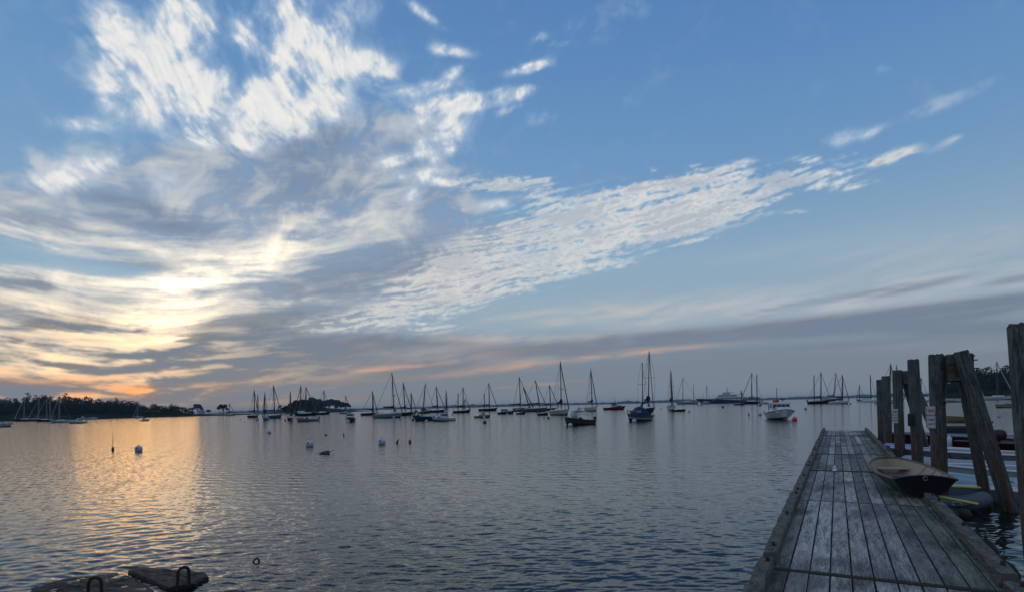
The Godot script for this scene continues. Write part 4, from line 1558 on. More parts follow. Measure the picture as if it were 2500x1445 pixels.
func house(t: Node3D, called: String, faces: Array, wall: Material, side_n: int, front_n: int, v0: float, v1: float, back_n := 0) -> Node3D:
	var s := Shape.new()
	for f in faces:
		s.quad(f[0], f[1], f[2], f[3])
	var o := part(called, s.done(), wall, t)
	for k in 4:
		var n: int = [side_n, side_n, front_n, back_n][k]
		for i in n:
			var w := Shape.new()
			var g := .05 if n > 2 else .08
			w.pane(faces[k], (i + g) / n * .94 + .03, (i + 1 - g) / n * .94 + .03, v0, v1, .02)
			w.pane(faces[k], (i + g) / n * .94 + .03, (i + 1 - g) / n * .94 + .03, v0, v1, -.02)
			part("window", w.done(), M.glass, o)
	return o

func roof_on(t: Node3D, x0: float, x1: float, w: float, y: float, m: Material, thick := .09) -> void:
	var s := Shape.new()
	s.box(Vector3((x0 + x1) / 2, y + thick / 2, 0), Vector3(absf(x1 - x0), thick, w), .03)
	part("roof", s.done(), m, t)

# motorboats: kind is lobster, cruiser, runabout, cuddy, console, open
func motorboat(label: String, kind: String, px: float, py: float, hl: float, hr: float, bow: float, to: float, hull: Material, o := {}) -> Node3D:
	var mid := (hl + hr) / 2
	var at := spot(mid, py)
	var m := metres(at)
	var W := (hr - hl) * m
	var l: float = o.get("len", W * 1.02)
	var b: float = o.get("beam", l * (.36 if l < 9 else .32))
	var th := turn_for(l, b, W)
	var lat := lateral(mid)
	var toward := Vector3(-at.x, 0, -at.z).normalized()
	var axis := lat * bow * cos(th) + toward * to * sin(th)
	var t := thing(o.get("called", "motorboat"), label, o.get("cat", "motorboat"), at, o.get("group", ""))
	t.basis = facing(at, axis)
	var k0: float = o.get("k", clampf(l / 7.0, .42, 1.5))
	var fb: float = o.get("free", clampf(l * .10, .3, 1.2))
	var bh: float = o.get("bow_h", fb * 1.75)
	var h := {"len": l, "beam": b, "tr": .86, "stern_h": fb, "bow_h": bh, "bow_pow": o.get("bow_pow", 1.7), "draft": .25, "over": l * .075, "stern_rake": 0.0, "round": .26, "flare": 1.35, "tm": .40, "bowp": 2.2, "bowq": .80, "floor": .25, "rail": .05}
	var vw: float = (h.draft + .14) / (h.draft + fb)
	part("bottom_paint", hull_mesh(h, 0, vw * .8), o.get("bottom", M.antifoul), t)
	part("hull", hull_mesh(h, vw * .8, 1), hull, t)
	part("gunwale", gunwale_mesh(h, .045 if l > 5 else .03), o.get("trim", hull), t)
	var top: Material = o.get("top", M.white)
	match kind:
		"lobster":
			part("deck", deck_mesh(h, .06, .02, .45, 1.0), top, t)
			part("cockpit_lining", inside_mesh(h, .35, .06), top, t)
			var y0 := lerpf(fb, bh, pow(.55, h.bow_pow))
			var hh: float = o.get("house_h", 1.9) * k0
			var x1: float = l * o.get("x1", .20)
			var x0: float = l * o.get("x0", -.10)
			var f := slab_cabin(x0, x1, b * .74, b * .68, y0 * .8, fb + hh, o.get("rake", .35) * k0)
			var ho := house(t, "wheelhouse", f, top, o.get("side_n", 2), o.get("front_n", 3), .52, .90)
			roof_on(t, x0 - l * o.get("roof_back", .10), x1 - .1, b * .76, fb + hh, top)
			var tr := slab_cabin(x1, l * .36, b * .58, b * .46, y0 * .95, y0 + .62 * k0, .5 * k0)
			house(t, "trunk_cabin", tr, top, 2, 0, .35, .75)
			for s in [-1, 1]:
				var po := Shape.new()
				po.tube(Vector3(x0 - l * o.get("roof_back", .10) + .1, fb * .9, s * b * .34), Vector3(x0 - l * o.get("roof_back", .10) + .15, fb + hh, s * b * .34), .05, .05, 6)
				part("roof_post", po.done(), M.steel, t)
			if o.get("mast", true):
				var mp := Shape.new()
				mp.tube(Vector3((x0 + x1) / 2, fb + hh, b * .1), Vector3((x0 + x1) / 2 - .1, fb + hh + o.get("mast_h", 1.2) * k0, b * .1), .045, .03, 6)
				part("aerial", mp.done(), M.dark_spar, t)
				var rd := Shape.new()
				rd.xf = Transform3D(Basis().scaled(Vector3.ONE * k0), Vector3((x0 + x1) / 2 + .2, fb + hh + .42 * k0, -b * .1))
				rd.lathe(Vector3.ZERO, [[0, -.25], [.05, -.25], [.06, 0], [.3, .02], [.34, .1], [.28, .2], [0, .24]], 12)
				part("radar", rd.done(), o.get("radar_m", M.hypalon), t)
			if o.has("raft"):
				var rf := Shape.new()
				rf.box(Vector3(x0 + .5 * k0, fb + hh + .27 * k0, b * .12), Vector3(.9, .36, .7) * k0, .08 * k0)
				part("life_raft", rf.done(), o.raft, t)
		"cruiser":
			part("deck", deck_mesh(h, .06, .02), top, t)
			var x0: float = l * o.get("x0", -.22)
			var x1: float = l * o.get("x1", .16)
			var hh: float = o.get("house_h", 1.5) * k0
			var f := slab_cabin(x0, x1, b * .78, b * .62, fb * .95, fb + hh, o.get("rake", .9 * hh / k0) * k0, .1)
			house(t, "cabin", f, top, o.get("side_n", 3), 3, .50, .88)
			roof_on(t, x0 - .2, x1 - o.get("rake", .9 * hh / k0) * k0 + .15 * k0, b * .68, fb + hh, o.get("roof_m", top))
			var tr := slab_cabin(x1 - .1, l * .38, b * .62, b * .40, fb * 1.1, fb * 1.1 + .6 * k0, .9 * k0)
			house(t, "fore_cabin", tr, top, 2, 0, .35, .75)
			var rl := Shape.new()
			for s in [-1, 1]:
				var prev := Vector3.ZERO
				for k in 6:
					var q := hull_point(h, .6 + .39 * k / 5.0, 1, s)
					rl.tube(q, q + Vector3(0, .55, 0), .025, .025, 4)
					if k > 0:
						rl.tube(prev, q + Vector3(0, .55, 0), .025, .025, 4)
					prev = q + Vector3(0, .55, 0)
			part("bow_rail", rl.done(), M.steel, t)
			if o.get("arch", true):
				var ar := Shape.new()
				ar.path([Vector3(x0 - .1, fb, -b * .4), Vector3(x0 - .5 * k0, fb + hh + .5 * k0, -b * .32), Vector3(x0 - .5 * k0, fb + hh + .5 * k0, b * .32), Vector3(x0 - .1, fb, b * .4)], .07, 6)
				part("radar_arch", ar.done(), o.get("arch_m", top), t)
				var dm := Shape.new()
				dm.lathe(Vector3(x0 - .5 * k0, fb + hh + .6 * k0, 0), [[0, 0], [.25, .02], [.3, .1], [.24, .2], [0, .24]], 10)
				part("radar_dome", dm.done(), top, t)
		"runabout":
			part("deck", deck_mesh(h, .04, .03, .42, 1.0), top, t)
			part("cockpit_lining", inside_mesh(h, .25, .06), top, t)
			var f := slab_cabin(l * .0, l * .14, b * .7, b * .55, lerpf(fb, bh, .3), lerpf(fb, bh, .3) + o.get("house_h", .55) * k0, .45)
			var s := Shape.new()
			for k in 3:
				s.quad(f[k][0], f[k][1], f[k][2], f[k][3])
			part("windscreen", s.done(), M.glass, t)
			for k in 2:
				var se := Shape.new()
				se.box(Vector3(-l * .12, fb * .8, (k - .5) * b * .4), Vector3(.5, .6, .5) * k0, .08 * k0)
				part("seat", se.done(), top, t)
			if o.get("cover", false):
				part("boat_cover", deck_mesh(h, -.10, .16, .02, .6), o.get("cover_m", M.hypalon), t)
		"cuddy":
			part("deck", deck_mesh(h, .05, .03), top, t)
			var rr := []
			for k in 7:
				var fr := k / 6.0
				var r := PackedVector3Array()
				for q in 11:
					var an := PI * q / 10
					var hgt := 1.9 * k0 * sin(PI * (.14 + .72 * fr)) + .05
					r.append(Vector3(lerpf(-l * .36, l * .26, fr), fb * 1.0 + sin(an) * hgt * 1.05, signf(cos(an)) * pow(absf(cos(an)), .6) * b * .42 * (1.0 - .35 * fr * fr)))
				rr.append(r)
			var cv := Shape.new()
			cv.loft(rr, false, 1)
			cv.fan(rr[0], Vector3(-l * .36, fb + .3, 0))
			cv.fan(rr[6], Vector3(l * .26, fb + .3, 0))
			var canopy := part("canvas_cover", cv.done(), M.blue_canvas, t, "blue canvas cover over the cockpit")
			for s in [-1, 1]:
				for k in 2:
					var w := Shape.new()
					w.box(Vector3(l * (.08 + .10 * k), fb + .95 * k0, s * b * .395), Vector3(.62, .45, .08) * k0, .02)
					part("window", w.done(), M.hypalon, canopy)
			var rl := Shape.new()
			for s in [-1, 1]:
				var prev := Vector3.ZERO
				for k in 5:
					var q := hull_point(h, .70 + .29 * k / 4.0, 1, s)
					rl.tube(q, q + Vector3(0, .5, 0), .025, .025, 4)
					if k > 0:
						rl.tube(prev, q + Vector3(0, .5, 0), .025, .025, 4)
					prev = q + Vector3(0, .5, 0)
			part("bow_rail", rl.done(), M.steel, t)
			var st := Shape.new()
			for s in [-1.0, 1.0]:
				st.loft(hull_rings(h, .50, .60, s, 14, 2, -.012), false, 1)
			part("side_stripe", st.done(), M.white, t)
		"console":
			part("deck", deck_mesh(h, .10, .02, .72, 1.0), top, t)
			part("cockpit_lining", inside_mesh(h, .25, .07), o.get("inner", M.grey), t)
			var cs := Shape.new()
			var cxx: float = l * o.get("cx", .10)
			cs.box(Vector3(cxx, fb * .5 + .55 * k0, 0), Vector3(.9, 1.2, .95) * k0, .08 * k0)
			var con := part("console", cs.done(), o.get("con_m", top), t)
			var f := slab_cabin(cxx - .3 * k0, cxx + .5 * k0, 1.0 * k0, .85 * k0, fb * .5 + 1.15 * k0, fb * .5 + (1.15 + o.get("screen_h", .62)) * k0, .35 * k0)
			var ws := Shape.new()
			for k in 3:
				ws.quad(f[k][0], f[k][1], f[k][2], f[k][3])
			var scr := mat(.34, .38, .40, .3)
			scr.transparency = BaseMaterial3D.TRANSPARENCY_ALPHA
			scr.albedo_color.a = .8
			part("windscreen", ws.done(), scr, con)
			var fr := Shape.new()
			for k in [0, 1]:
				fr.path([f[k][0], f[k][1], f[k][2], f[k][3], f[k][0]], .035, 5)
			fr.tube(f[2][2], f[2][3], .03, .03, 5)
			part("windscreen_frame", fr.done(), M.steel, con)
			var se := Shape.new()
			se.box(Vector3(cxx - 1.25 * k0, fb * .5 + .45 * k0, 0), Vector3(.5, .9, .9) * k0, .08 * k0)
			part("seat", se.done(), M.canvas, t)
			if o.get("rail_frame", false):
				var rf := Shape.new()
				for s in [-1, 1]:
					rf.path([Vector3(cxx - .5 * k0, fb * .6, s * b * .3), Vector3(cxx - .6 * k0, fb + 1.0 * k0, s * b * .3), Vector3(cxx - 2.4 * k0, fb + 1.0 * k0, s * b * .3), Vector3(cxx - 2.5 * k0, fb * .6, s * b * .3)], .035, 6)
				for q in [-.6, -1.5, -2.4]:
					rf.tube(Vector3(cxx + q * k0, fb + 1.0 * k0, -b * .3), Vector3(cxx + q * k0, fb + 1.0 * k0, b * .3), .035, .035, 6)
				part("pipe_frame", rf.done(), M.steel, t)
			if o.get("t_top", false):
				for s in [-1, 1]:
					var po := Shape.new()
					po.path([Vector3(cxx - .7 * k0, fb * .6, s * .5 * k0), Vector3(cxx - .5 * k0, fb + 1.9 * k0, s * .6 * k0)], .035, 6)
					po.path([Vector3(cxx + .5 * k0, fb * .6, s * .5 * k0), Vector3(cxx + .4 * k0, fb + 1.9 * k0, s * .6 * k0)], .035, 6)
					part("top_post", po.done(), M.steel, t)
				roof_on(t, cxx - 1.3 * k0, cxx + .9 * k0, 1.7 * k0, fb + 1.9 * k0, o.get("roof_m", M.dark_grey))
		"open":
			part("lining", inside_mesh(h, .15, .05), o.get("inner", M.grey), t)
			for q in [.3, .6]:
				part("thwart", thwart(h, q, fb * .6, .25), o.get("inner", M.grey), t)
			if o.get("load", false):
				var ld := Shape.new()
				ld.box(Vector3(-l * .05, fb * .9, 0), Vector3(l * .35, fb * .9, b * .6), .12)
				part("gear", ld.done(), M.canvas, t)
	if o.get("outboard", false):
		var ob := part("outboard_motor", outboard_mesh(clampf(l / 5.0, .6, 1.4)), M.black, t)
		ob.position = Vector3(-l * .5, fb * .7, 0)
	return t

func tender(label: String, px: float, py: float, l: float, dir: float, m: Material, group := "") -> void:
	var at := spot(px, py)
	var h := {"len": l, "beam": l * .42, "tr": .8, "stern_h": .38, "bow_h": .55, "draft": .08, "over": .25, "round": .3, "floor": .06, "rail": .03}
	var o := thing("tender", label, "rowing boat", at, group)
	o.basis = facing(at, lateral(px) * dir)
	part("hull", hull_mesh(h, 0, 1), m, o)
	part("lining", inside_mesh(h, .06), M.grey, o)
	part("gunwale", gunwale_mesh(h, .03), m, o)
	part("thwart", thwart(h, .45, .22), M.teak, o)

func big_yacht() -> void:
	# the large blue motor yacht at anchor beyond the moorings
	var at := spot(1765, 984.2)
	var m := metres(at)
	var l := 125.0 * m
	var b := l * .165
	var t := thing("motor_yacht", "large blue hulled motor yacht with tiered white decks, anchored far out", "yacht", at)
	t.basis = facing(at, lateral(1765) * -1.0)
	var h := {"len": l, "beam": b, "tr": .80, "stern_h": l * .050, "bow_h": l * .105, "bow_pow": 1.1, "draft": 1.5, "over": l * .12, "stern_rake": l * .02, "round": .22, "flare": 1.2, "tm": .45, "bowp": 2.4, "bowq": .8}
	part("hull", hull_mesh(h, 0, 1), M.yacht_blue, t)
	part("deck", deck_mesh(h, .3, .01), M.teak, t)
	var u := l / 52.0
	var tiers := [[-19.0, 9.5, .86, 3.0, 5.9, 3.2, 9], [-14.5, 6.5, .72, 5.9, 8.4, 3.0, 7], [-8.0, 1.5, .56, 8.4, 10.6, 2.6, 4]]
	for q in tiers:
		var f := slab_cabin(q[0] * u, q[1] * u, b * q[2], b * q[2] * .92, q[3] * u, q[4] * u, q[5] * u, .8 * u)
		house(t, "deckhouse", f, M.white, q[6], 5, .40, .74)
		roof_on(t, (q[0] - 3.5) * u, (q[1] - q[5] + 1.0) * u, b * q[2] * 1.08, q[4] * u, M.white, .45 * u)
	var fu := slab_cabin(-6.5 * u, -3.0 * u, b * .22, b * .16, 10.6 * u, 13.0 * u, 1.0 * u, .9 * u)
	house(t, "funnel", fu, M.white, 0, 0, 0, 1)
	var ms := Shape.new()
	ms.tube(Vector3(-4.4 * u, 12.8 * u, 0), Vector3(-5.2 * u, 17.0 * u, 0), .35 * u, .12 * u, 8)
	ms.tube(Vector3(-4.8 * u, 14.4 * u, -1.8 * u), Vector3(-4.8 * u, 14.4 * u, 1.8 * u), .14 * u, .14 * u, 6)
	part("mast", ms.done(), M.hypalon, t)
	for s in [-1, 1]:
		var dm := Shape.new()
		dm.lathe(Vector3(-4.8 * u, 14.5 * u, s * 1.7 * u), [[.2 * u, 0], [.6 * u, .3 * u], [.65 * u, .7 * u], [.4 * u, 1.15 * u], [0, 1.3 * u]], 10)
		part("satellite_dome", dm.done(), M.white, t)
	for s in [-1, 1]:
		for k in 9:
			var w := Shape.new()
			var q := hull_point(h, .26 + .045 * k, .70, s)
			w.box(q + Vector3(0, 0, s * .05), Vector3(1.2 * u, .55 * u, .12), .03)
			part("porthole", w.done(), M.glass, t)
	var rl := Shape.new()
	for s in [-1, 1]:
		var prev := Vector3.ZERO
		for k in 9:
			var q := hull_point(h, .55 + .44 * k / 8.0, 1, s)
			rl.tube(q, q + Vector3(0, 1.1, 0), .06, .06, 4)
			if k > 0:
				rl.tube(prev, q + Vector3(0, 1.1, 0), .06, .06, 4)
			prev = q + Vector3(0, 1.1, 0)
	part("bow_rail", rl.done(), M.white, t)
	var sg := Shape.new()
	sg.tube(Vector3(l * .36, l * .09, 0), Vector3(l * .36, l * .09 + 6 * u, 0), .12, .08, 5)
	part("jackstaff", sg.done(), M.dark_spar, t)

func catamaran() -> void:
	var at := spot(2122, 981)
	var m := metres(at)
	var l := 46.0 * m
	var t := thing("catamaran", "white twin hulled catamaran with a dark boom cover, beside the farthest pile", "catamaran", at)
	t.basis = facing(at, lateral(2122) * 1.0 + Vector3(0, 0, .3))
	for s in [-1, 1]:
		var h := {"len": l, "beam": l * .13, "tr": .8, "stern_h": l * .07, "bow_h": l * .11, "draft": .3, "over": .3, "round": .35, "flare": .8, "tm": .4}
		var hu := part("hull", hull_mesh(h, 0, 1), M.white, t)
		hu.position.z = s * l * .2
		var dk := part("hull_deck", deck_mesh(h, .02, .01), M.white, t)
		dk.position.z = s * l * .2
	var br := Shape.new()
	br.box(Vector3(-l * .06, l * .075, 0), Vector3(l * .6, l * .03, l * .42), .05)
	part("bridge_deck", br.done(), M.white, t)
	house(t, "saloon", slab_cabin(-l * .25, l * .2, l * .4, l * .32, l * .09, l * .17, l * .13, .1), M.white, 3, 4, .4, .8)
	var ms := Shape.new()
	var H := 66.0 * m
	ms.tube(Vector3(l * .12, l * .16, 0), Vector3(l * .10, H, 0), .28, .18, 8)
	part("mast", ms.done(), M.dark_spar, t)
	var sc := Shape.new()
	var rings := []
	for q in [[0.0, .3], [.08, .55], [.5, .5], [.95, .34], [1.0, .1]]:
		rings.append(sc.ring(Vector3(l * .10 - q[0] * l * .42, l * .24, 0), q[1] * l * .045, Vector3(-1, 0, 0), 8, 1.3))
	sc.loft(rings, true, 1)
	part("sail_cover", sc.done(), M.canvas, t)
	var fs := Shape.new()
	fs.tube(Vector3(l * .42, l * .1, 0), Vector3(l * .105, H * .93, 0), .09, .07, 5)
	part("furled_jib", fs.done(), M.dark_spar, t)

func fleet() -> void:
	# by the wooded shore
	motorboat("white motorboat cut by the frame edge, low by the wooded shore", "cruiser", 5, 1042, -34, 21, 1, .4, M.white, {"house_h": .9})
	sailboat("navy sloop moored off the wooded shore, first of the four masts there", 58, 1028, 58, 969, 40, 80, -1, .3, M.navy, {"spar": M.spar, "cover_m": M.canvas, "jib_m": M.hypalon})
	sailboat("dark sloop half hidden behind the boat with the long pale boom", 98.6, 1027, 98.6, 973, 74, 100, -1, .3, M.black, {"spar": M.spar})
	sailboat("dark hulled ketch with two close pale masts off the wooded shore", 111, 1029, 111, 972, 89, 130, -1, .3, M.navy, {"spar": M.spar, "mizzen": [117, 966], "cover_m": M.maroon, "boom": .4})
	sailboat("white sloop off the wooded shore, beside the white cabin cruiser", 144.6, 1031.5, 144.6, 967, 127, 168, -1, .35, M.white, {"spar": M.spar})
	motorboat("white cabin cruiser with a long side, beside the white sloop by the woods", "cruiser", 188, 1033, 169, 206, -1, .4, M.white, {})
	motorboat("small white launch close under the wooded shore", "runabout", 219, 1023.5, 206, 233, -1, .2, M.white, {"cover": true})
	sailboat("pale sloop alone before the dip in the wooded skyline", 340, 1020, 340, 987, 329, 342, -1, .2, M.grey, {"spar": M.spar})
	motorboat("white cruiser in the sun's orange reflection", "cruiser", 352, 1027, 342, 363, 1, .6, M.white, {"roof_m": M.hypalon})
	# before the island
	sailboat("faint distant sloop beside the umbrella shaped tree", 559, 1014.5, 558.6, 984, 553, 571, 1, .2, M.grey, {})
	sailboat("dark hulled sloop with two close masts, first of the central fleet", 621.5, 1019, 620.5, 952, 607, 630, 1, -.4, M.black, {"mizzen": [627.5, 962]})
	sailboat("small pale blue sloop with its boom cover drooping", 643.6, 1025, 643.4, 959, 638, 656, -1, .5, M.pale_blue, {"boom_up": .12})
	sailboat("teal hulled sloop with a dark mainsail cover", 669.5, 1020.6, 667, 940, 651, 682, 1, .3, M.teal, {"spread": .5})
	sailboat("maroon sloop seen from astern with its mast straight up", 706, 1026, 705.5, 956, 699.5, 717.5, 1, -.9, M.maroon, {})
	motorboat("small white cruiser against the shore of the island", "cruiser", 694, 1012.5, 688.5, 699.5, 1, .7, M.white, {})
	sailboat("dark cutter before the island, the tallest mast of the three there", 735.3, 1014, 735, 941, 722, 749, -1, .3, M.black, {"cabin_h": .9})
	sailboat("black sloop before the island with a long forestay to its bow", 747.4, 1014.5, 747, 944, 732, 766, 1, .2, M.black, {})
	sailboat("far dark sloop with a short mast before the island trees", 772, 1011, 772, 974, 764, 781, 1, .2, M.dark_grey, {})
	sailboat("dark sloop with a white cabin under the island's oak", 788, 1012, 787, 953, 769, 801, 1, .2, M.black, {"cabin_h": .7})
	motorboat("pale blue runabout with a dark outboard, in front of the island", "runabout", 749, 1028, 724, 775, -1, .35, M.pale_blue, {"outboard": true, "top": M.white, "house_h": .7})
	sailboat("low pale sloop off the tip of the island", 843.5, 1009.5, 843, 966, 830, 856, 1, .2, M.pale_blue, {"cover": false})
	motorboat("black lobster boat bow on with a white ball at its stem", "lobster", 855, 1028, 842, 868.5, -1, .9, M.black, {"len": 5.2, "mast": false, "house_h": 1.5})
	# the middle of the fleet
	sailboat("black sloop beyond the tip of the island, beside the pale grey yacht", 914.6, 1013.5, 913.7, 955, 884, 917, 1, .1, M.black, {"mizzen": [906.5, 966], "cabin": M.grey})
	motorboat("blue grey cabin boat hidden behind the pale grey sailboat", "cruiser", 925, 1012, 917, 934, 1, .4, M.pale_blue, {})
	sailboat("pale grey sailboat with a tall raked mast and wide spreaders", 954.4, 1019.3, 950.4, 910, 919, 974.5, 1, .25, M.pale_blue, {"spread": .44, "cover_m": M.canvas, "jib": .8, "radar": true})
	sailboat("dark sloop with a white cabin, right astern of the pale grey sailboat", 986.5, 1014, 983, 934, 973, 999, 1, .2, M.black, {})
	sailboat("far dark sloop with the shorter mast beside the white cabined sloop", 1000, 1010, 999, 959, 991, 1012, 1, .2, M.dark_grey, {})
	motorboat("far dark launch beyond the fleet's middle", "cruiser", 1015, 1005.5, 1009, 1021, 1, .3, M.navy, {"top": M.grey})
	motorboat("dark trawler with a pale wheelhouse and radar arch", "cruiser", 1036, 1008.5, 1020, 1053, 1, .3, M.black, {"top": M.hypalon, "house_h": 2.2, "x0": -.25, "x1": .2, "rake": .7})
	sailboat("blue daysailer with a tall mast, beside the green white launch", 1035.5, 1026, 1037, 937, 1017.5, 1059, -1, .2, M.blue, {"cover": false, "cabin_h": .3, "jib": 0.0})
	motorboat("dark open boat behind the blue daysailer", "console", 1024, 1018.5, 1006, 1042, -1, .2, M.black, {"con_m": M.black})
	motorboat("white launch with a long windowed cabin, largest of the middle fleet", "lobster", 1082, 1027, 1053.5, 1111, -1, .5, M.white, {"x0": -.14, "x1": .16, "side_n": 3, "house_h": 1.45, "rake": .55, "mast": false, "roof_back": .04, "bottom": M.black})
	sailboat("dark sloop with a swollen mainsail cover behind the white launch", 1068, 1006.5, 1065, 943, 1051, 1083, 1, .2, M.black, {"cover_s": 1.7})
	sailboat("far pale sloop seen stern on, beyond the white launch", 1089.6, 1007.5, 1089, 953.6, 1084, 1095, 1, -.9, M.white, {})
	sailboat("dark ketch low in the water, seen side on in mid fleet", 1130, 1007.5, 1129.6, 945.6, 1105, 1149, 1, .1, M.black, {"mizzen": [1119.8, 959], "jib": .3})
	sailboat("far sloop whose bare mast shows just beyond the dark ketch", 1135.3, 1004, 1135, 973, 1128, 1147, 1, .2, M.dark_grey, {})
	sailboat("dark schooner like ketch behind the tan boat with a canopy", 1194.4, 1003, 1192.8, 935, 1167.5, 1215, 1, .1, M.black, {"mizzen": [1184.5, 960]})
	motorboat("tan centre console boat with a flat canopy on posts", "console", 1178, 1019, 1158, 1199, 1, .5, M.tan, {"t_top": true, "outboard": false, "cx": .02, "con_m": M.hypalon})
	motorboat("dark hulled picnic launch with a pale sloping cabin", "cruiser", 1236, 1010, 1215.5, 1255, 1, .2, M.black, {"top": M.hypalon, "house_h": 1.3, "arch": false, "x0": -.3, "x1": .25, "rake": 1.2})
	motorboat("dark launch tucked close behind the picnic launch", "cruiser", 1262, 1004, 1250, 1275, 1, .2, M.navy, {"top": M.grey, "arch": false})
	# beyond the open boat
	sailboat("long low dark sloop with a very long boom cover", 1272, 1001.5, 1269, 920, 1252, 1301, 1, .1, M.black, {"boom": .48, "boom_up": 0.0, "slim": .6})
	sailboat("sloop with a steeply raked dark mast behind the long low sloop", 1290.5, 1001, 1283, 946, 1272, 1298, 1, .1, M.dark_grey, {})
	sailboat("pale sloop with a raked mast and a long dark boom", 1321, 1004.5, 1311, 928, 1273, 1336, 1, .1, M.hypalon_dark, {"boom": .46, "boom_up": 0.0})
	sailboat("dark sloop half hidden behind the cream sloop", 1344, 1001.5, 1342, 939.6, 1326, 1361, 1, .1, M.black, {})
	motorboat("black inflatable with an outboard, low before the raked sloop", "open", 1326, 1013.5, 1313, 1339, 1, .2, M.black, {"free": .4, "bow_h": .6, "outboard": true, "called": "inflatable_dinghy", "cat": "inflatable dinghy", "inner": M.dark_grey})
	tender("tiny dark tender between the raked sloops and the open boat", 1272, 1011, 2.6, 1, M.maroon)
	sailboat("cream sloop with a thick furled jib, tallest of its neighbours", 1369.5, 1012.5, 1367, 883, 1343, 1391.5, 1, .5, M.cream, {"jib": 2.0, "spread": .42, "radar": true, "boom": .22})
	motorboat("small white wheelhouse boat seen stern on", "lobster", 1416, 1005, 1402.5, 1428.5, -1, -.7, M.white, {"house_h": 1.7, "front_n": 3})
	sailboat("white sloop with its dark sail cover, beside the white wheelhouse boat", 1445.5, 1003, 1442, 901, 1428, 1460, 1, .4, M.white, {"jib": 1.4, "spread": .36})
	motorboat("red launch with an open hardtop", "lobster", 1500, 999.8, 1475, 1527, 1, .2, M.red, {"top": M.hypalon, "x0": -.12, "x1": .14, "house_h": 1.6, "side_n": 2, "mast_h": 2.4, "bottom": M.antifoul_red})
	motorboat("dark grey open boat with console and pipe frame, nearest of the fleet", "console", 1414, 1036, 1382, 1446, -1, .35, M.dark_grey, {"rail_frame": true, "cx": .16, "con_m": M.hypalon, "bow_h": .95, "free": .50, "len": 4.0, "outboard": true, "screen_h": .9, "k": .66})
	sailboat("black ketch with a wide spreader and the tallest mast in the harbour", 1585.6, 1010.5, 1588.5, 860, 1559, 1604, 1, .55, M.black, {"mizzen": [1561.5, 882], "spread": .53, "spread_w": .10, "jib": .9, "dodger": M.canvas, "cover_m": M.canvas})
	motorboat("cuddy boat under a rounded bright blue canvas cover", "cuddy", 1558, 1026.5, 1529.5, 1589, -1, .6, M.hypalon_dark, {"top": M.white, "trim": M.black, "free": .62, "bow_h": 1.0, "len": 4.4})
	sailboat("white sloop with a varnished deck, bow on", 1640, 1001.5, 1638, 905, 1627.5, 1652, 1, .9, M.white, {"jib": 1.6, "deck": M.teak, "cabin": M.teak})
	tender("red brown tender lying astern of the bow on sloop", 1658, 1004, 3.4, 1, M.maroon)
	sailboat("pale schooner with two varnished masts, far out", 1669.5, 986.5, 1669, 921, 1651, 1705, -1, .1, M.hypalon, {"mizzen": [1692, 938], "schooner": true, "spar": M.wood_spar, "cover": false, "slim": .6})
	motorboat("tiny white launch beyond the bow on sloop", "runabout", 1704, 988.8, 1699.5, 1708.5, -1, .5, M.hypalon, {})
	motorboat("tiny white launch under the yacht's bow", "runabout", 1723, 987, 1717, 1729, -1, .2, M.white, {})
	sailboat("far sloop with a thread thin mast beyond the yacht's bow", 1723, 985.5, 1722.6, 939, 1716, 1731, 1, .2, M.grey, {"spar_w": .6})
	big_yacht()
	sailboat("red hulled daysailer under the stern of the yacht", 1809.8, 988.6, 1809.8, 954, 1793.5, 1818.5, 1, .1, M.red, {"cover": false, "cabin_h": .25, "slim": .5})
	sailboat("navy ketch with two close tall masts, beyond the white lobster boat", 1836, 986, 1835, 910, 1819, 1853, -1, .1, M.navy, {"mizzen": [1841.5, 914], "cover_m": M.hypalon})
	motorboat("far white launch between the navy ketch and the lobster boat", "cruiser", 1864, 985.5, 1852.5, 1876, 1, .1, M.white, {})
	motorboat("white lobster boat with four dark wheelhouse windows and a pink ball beside it", "lobster", 1906, 1023, 1868, 1945, 1, .85, M.white, {"len": 8.2, "beam": 3.05, "k": .95, "free": .62, "bow_h": 1.28, "bow_pow": 1.5, "house_h": 1.38, "front_n": 4, "x0": -.16, "x1": .10, "rake": .12, "raft": M.orange, "radar_m": M.dark_grey, "bottom": M.black, "mast_h": 1.9})
	# towards the piles
	sailboat("black ketch with a tan cabin, out beyond the dock's end", 2003.5, 985.5, 2002.4, 909, 1979, 2023, 1, .1, M.black, {"mizzen": [1994.7, 915], "cabin": M.tan, "jib": .2})
	sailboat("far dark sloop between the black ketch and the white sloop", 2027.6, 979.5, 2028, 910, 2021, 2045, 1, .1, M.dark_grey, {"cover_s": 1.2})
	sailboat("white sloop with a dark boom cover, out beyond the dock's end", 2053, 985.8, 2051.8, 916, 2033.5, 2066, 1, .2, M.white, {"jib": .6})
	sailboat("small far dark sloop beside the catamaran", 2101.5, 977.5, 2101, 939, 2096, 2110, -1, .1, M.black, {"slim": .5})
	catamaran()
	sailboat("sloop mostly hidden behind the farthest piles, its mast showing above them", 2167.5, 984, 2167, 889, 2150, 2186, 1, .2, M.white, {"spar_w": 1.2})
	sailboat("far sloop with its thin masthead above the smaller sign's pile", 2186, 981, 2185, 891, 2172, 2200, 1, .2, M.grey, {"spar_w": .6})
	sailboat("white sloop with a dark cover, seen through the gap of the piles", 2249.5, 981.5, 2249, 922, 2230, 2266, -1, .2, M.white, {"slim": .55})
	motorboat("grey motorboat under a cover, framed by the A-shaped piles", "runabout", 2332, 981.5, 2315, 2350, -1, .2, M.hypalon, {"cover": true, "cover_m": M.hypalon})
	sailboat("white sloop whose pale furled jib shows against the headland trees", 2437, 976, 2434.6, 883, 2408, 2464, 1, .15, M.white, {"jib": 1.6, "jib_m": M.hypalon, "boom": .3})
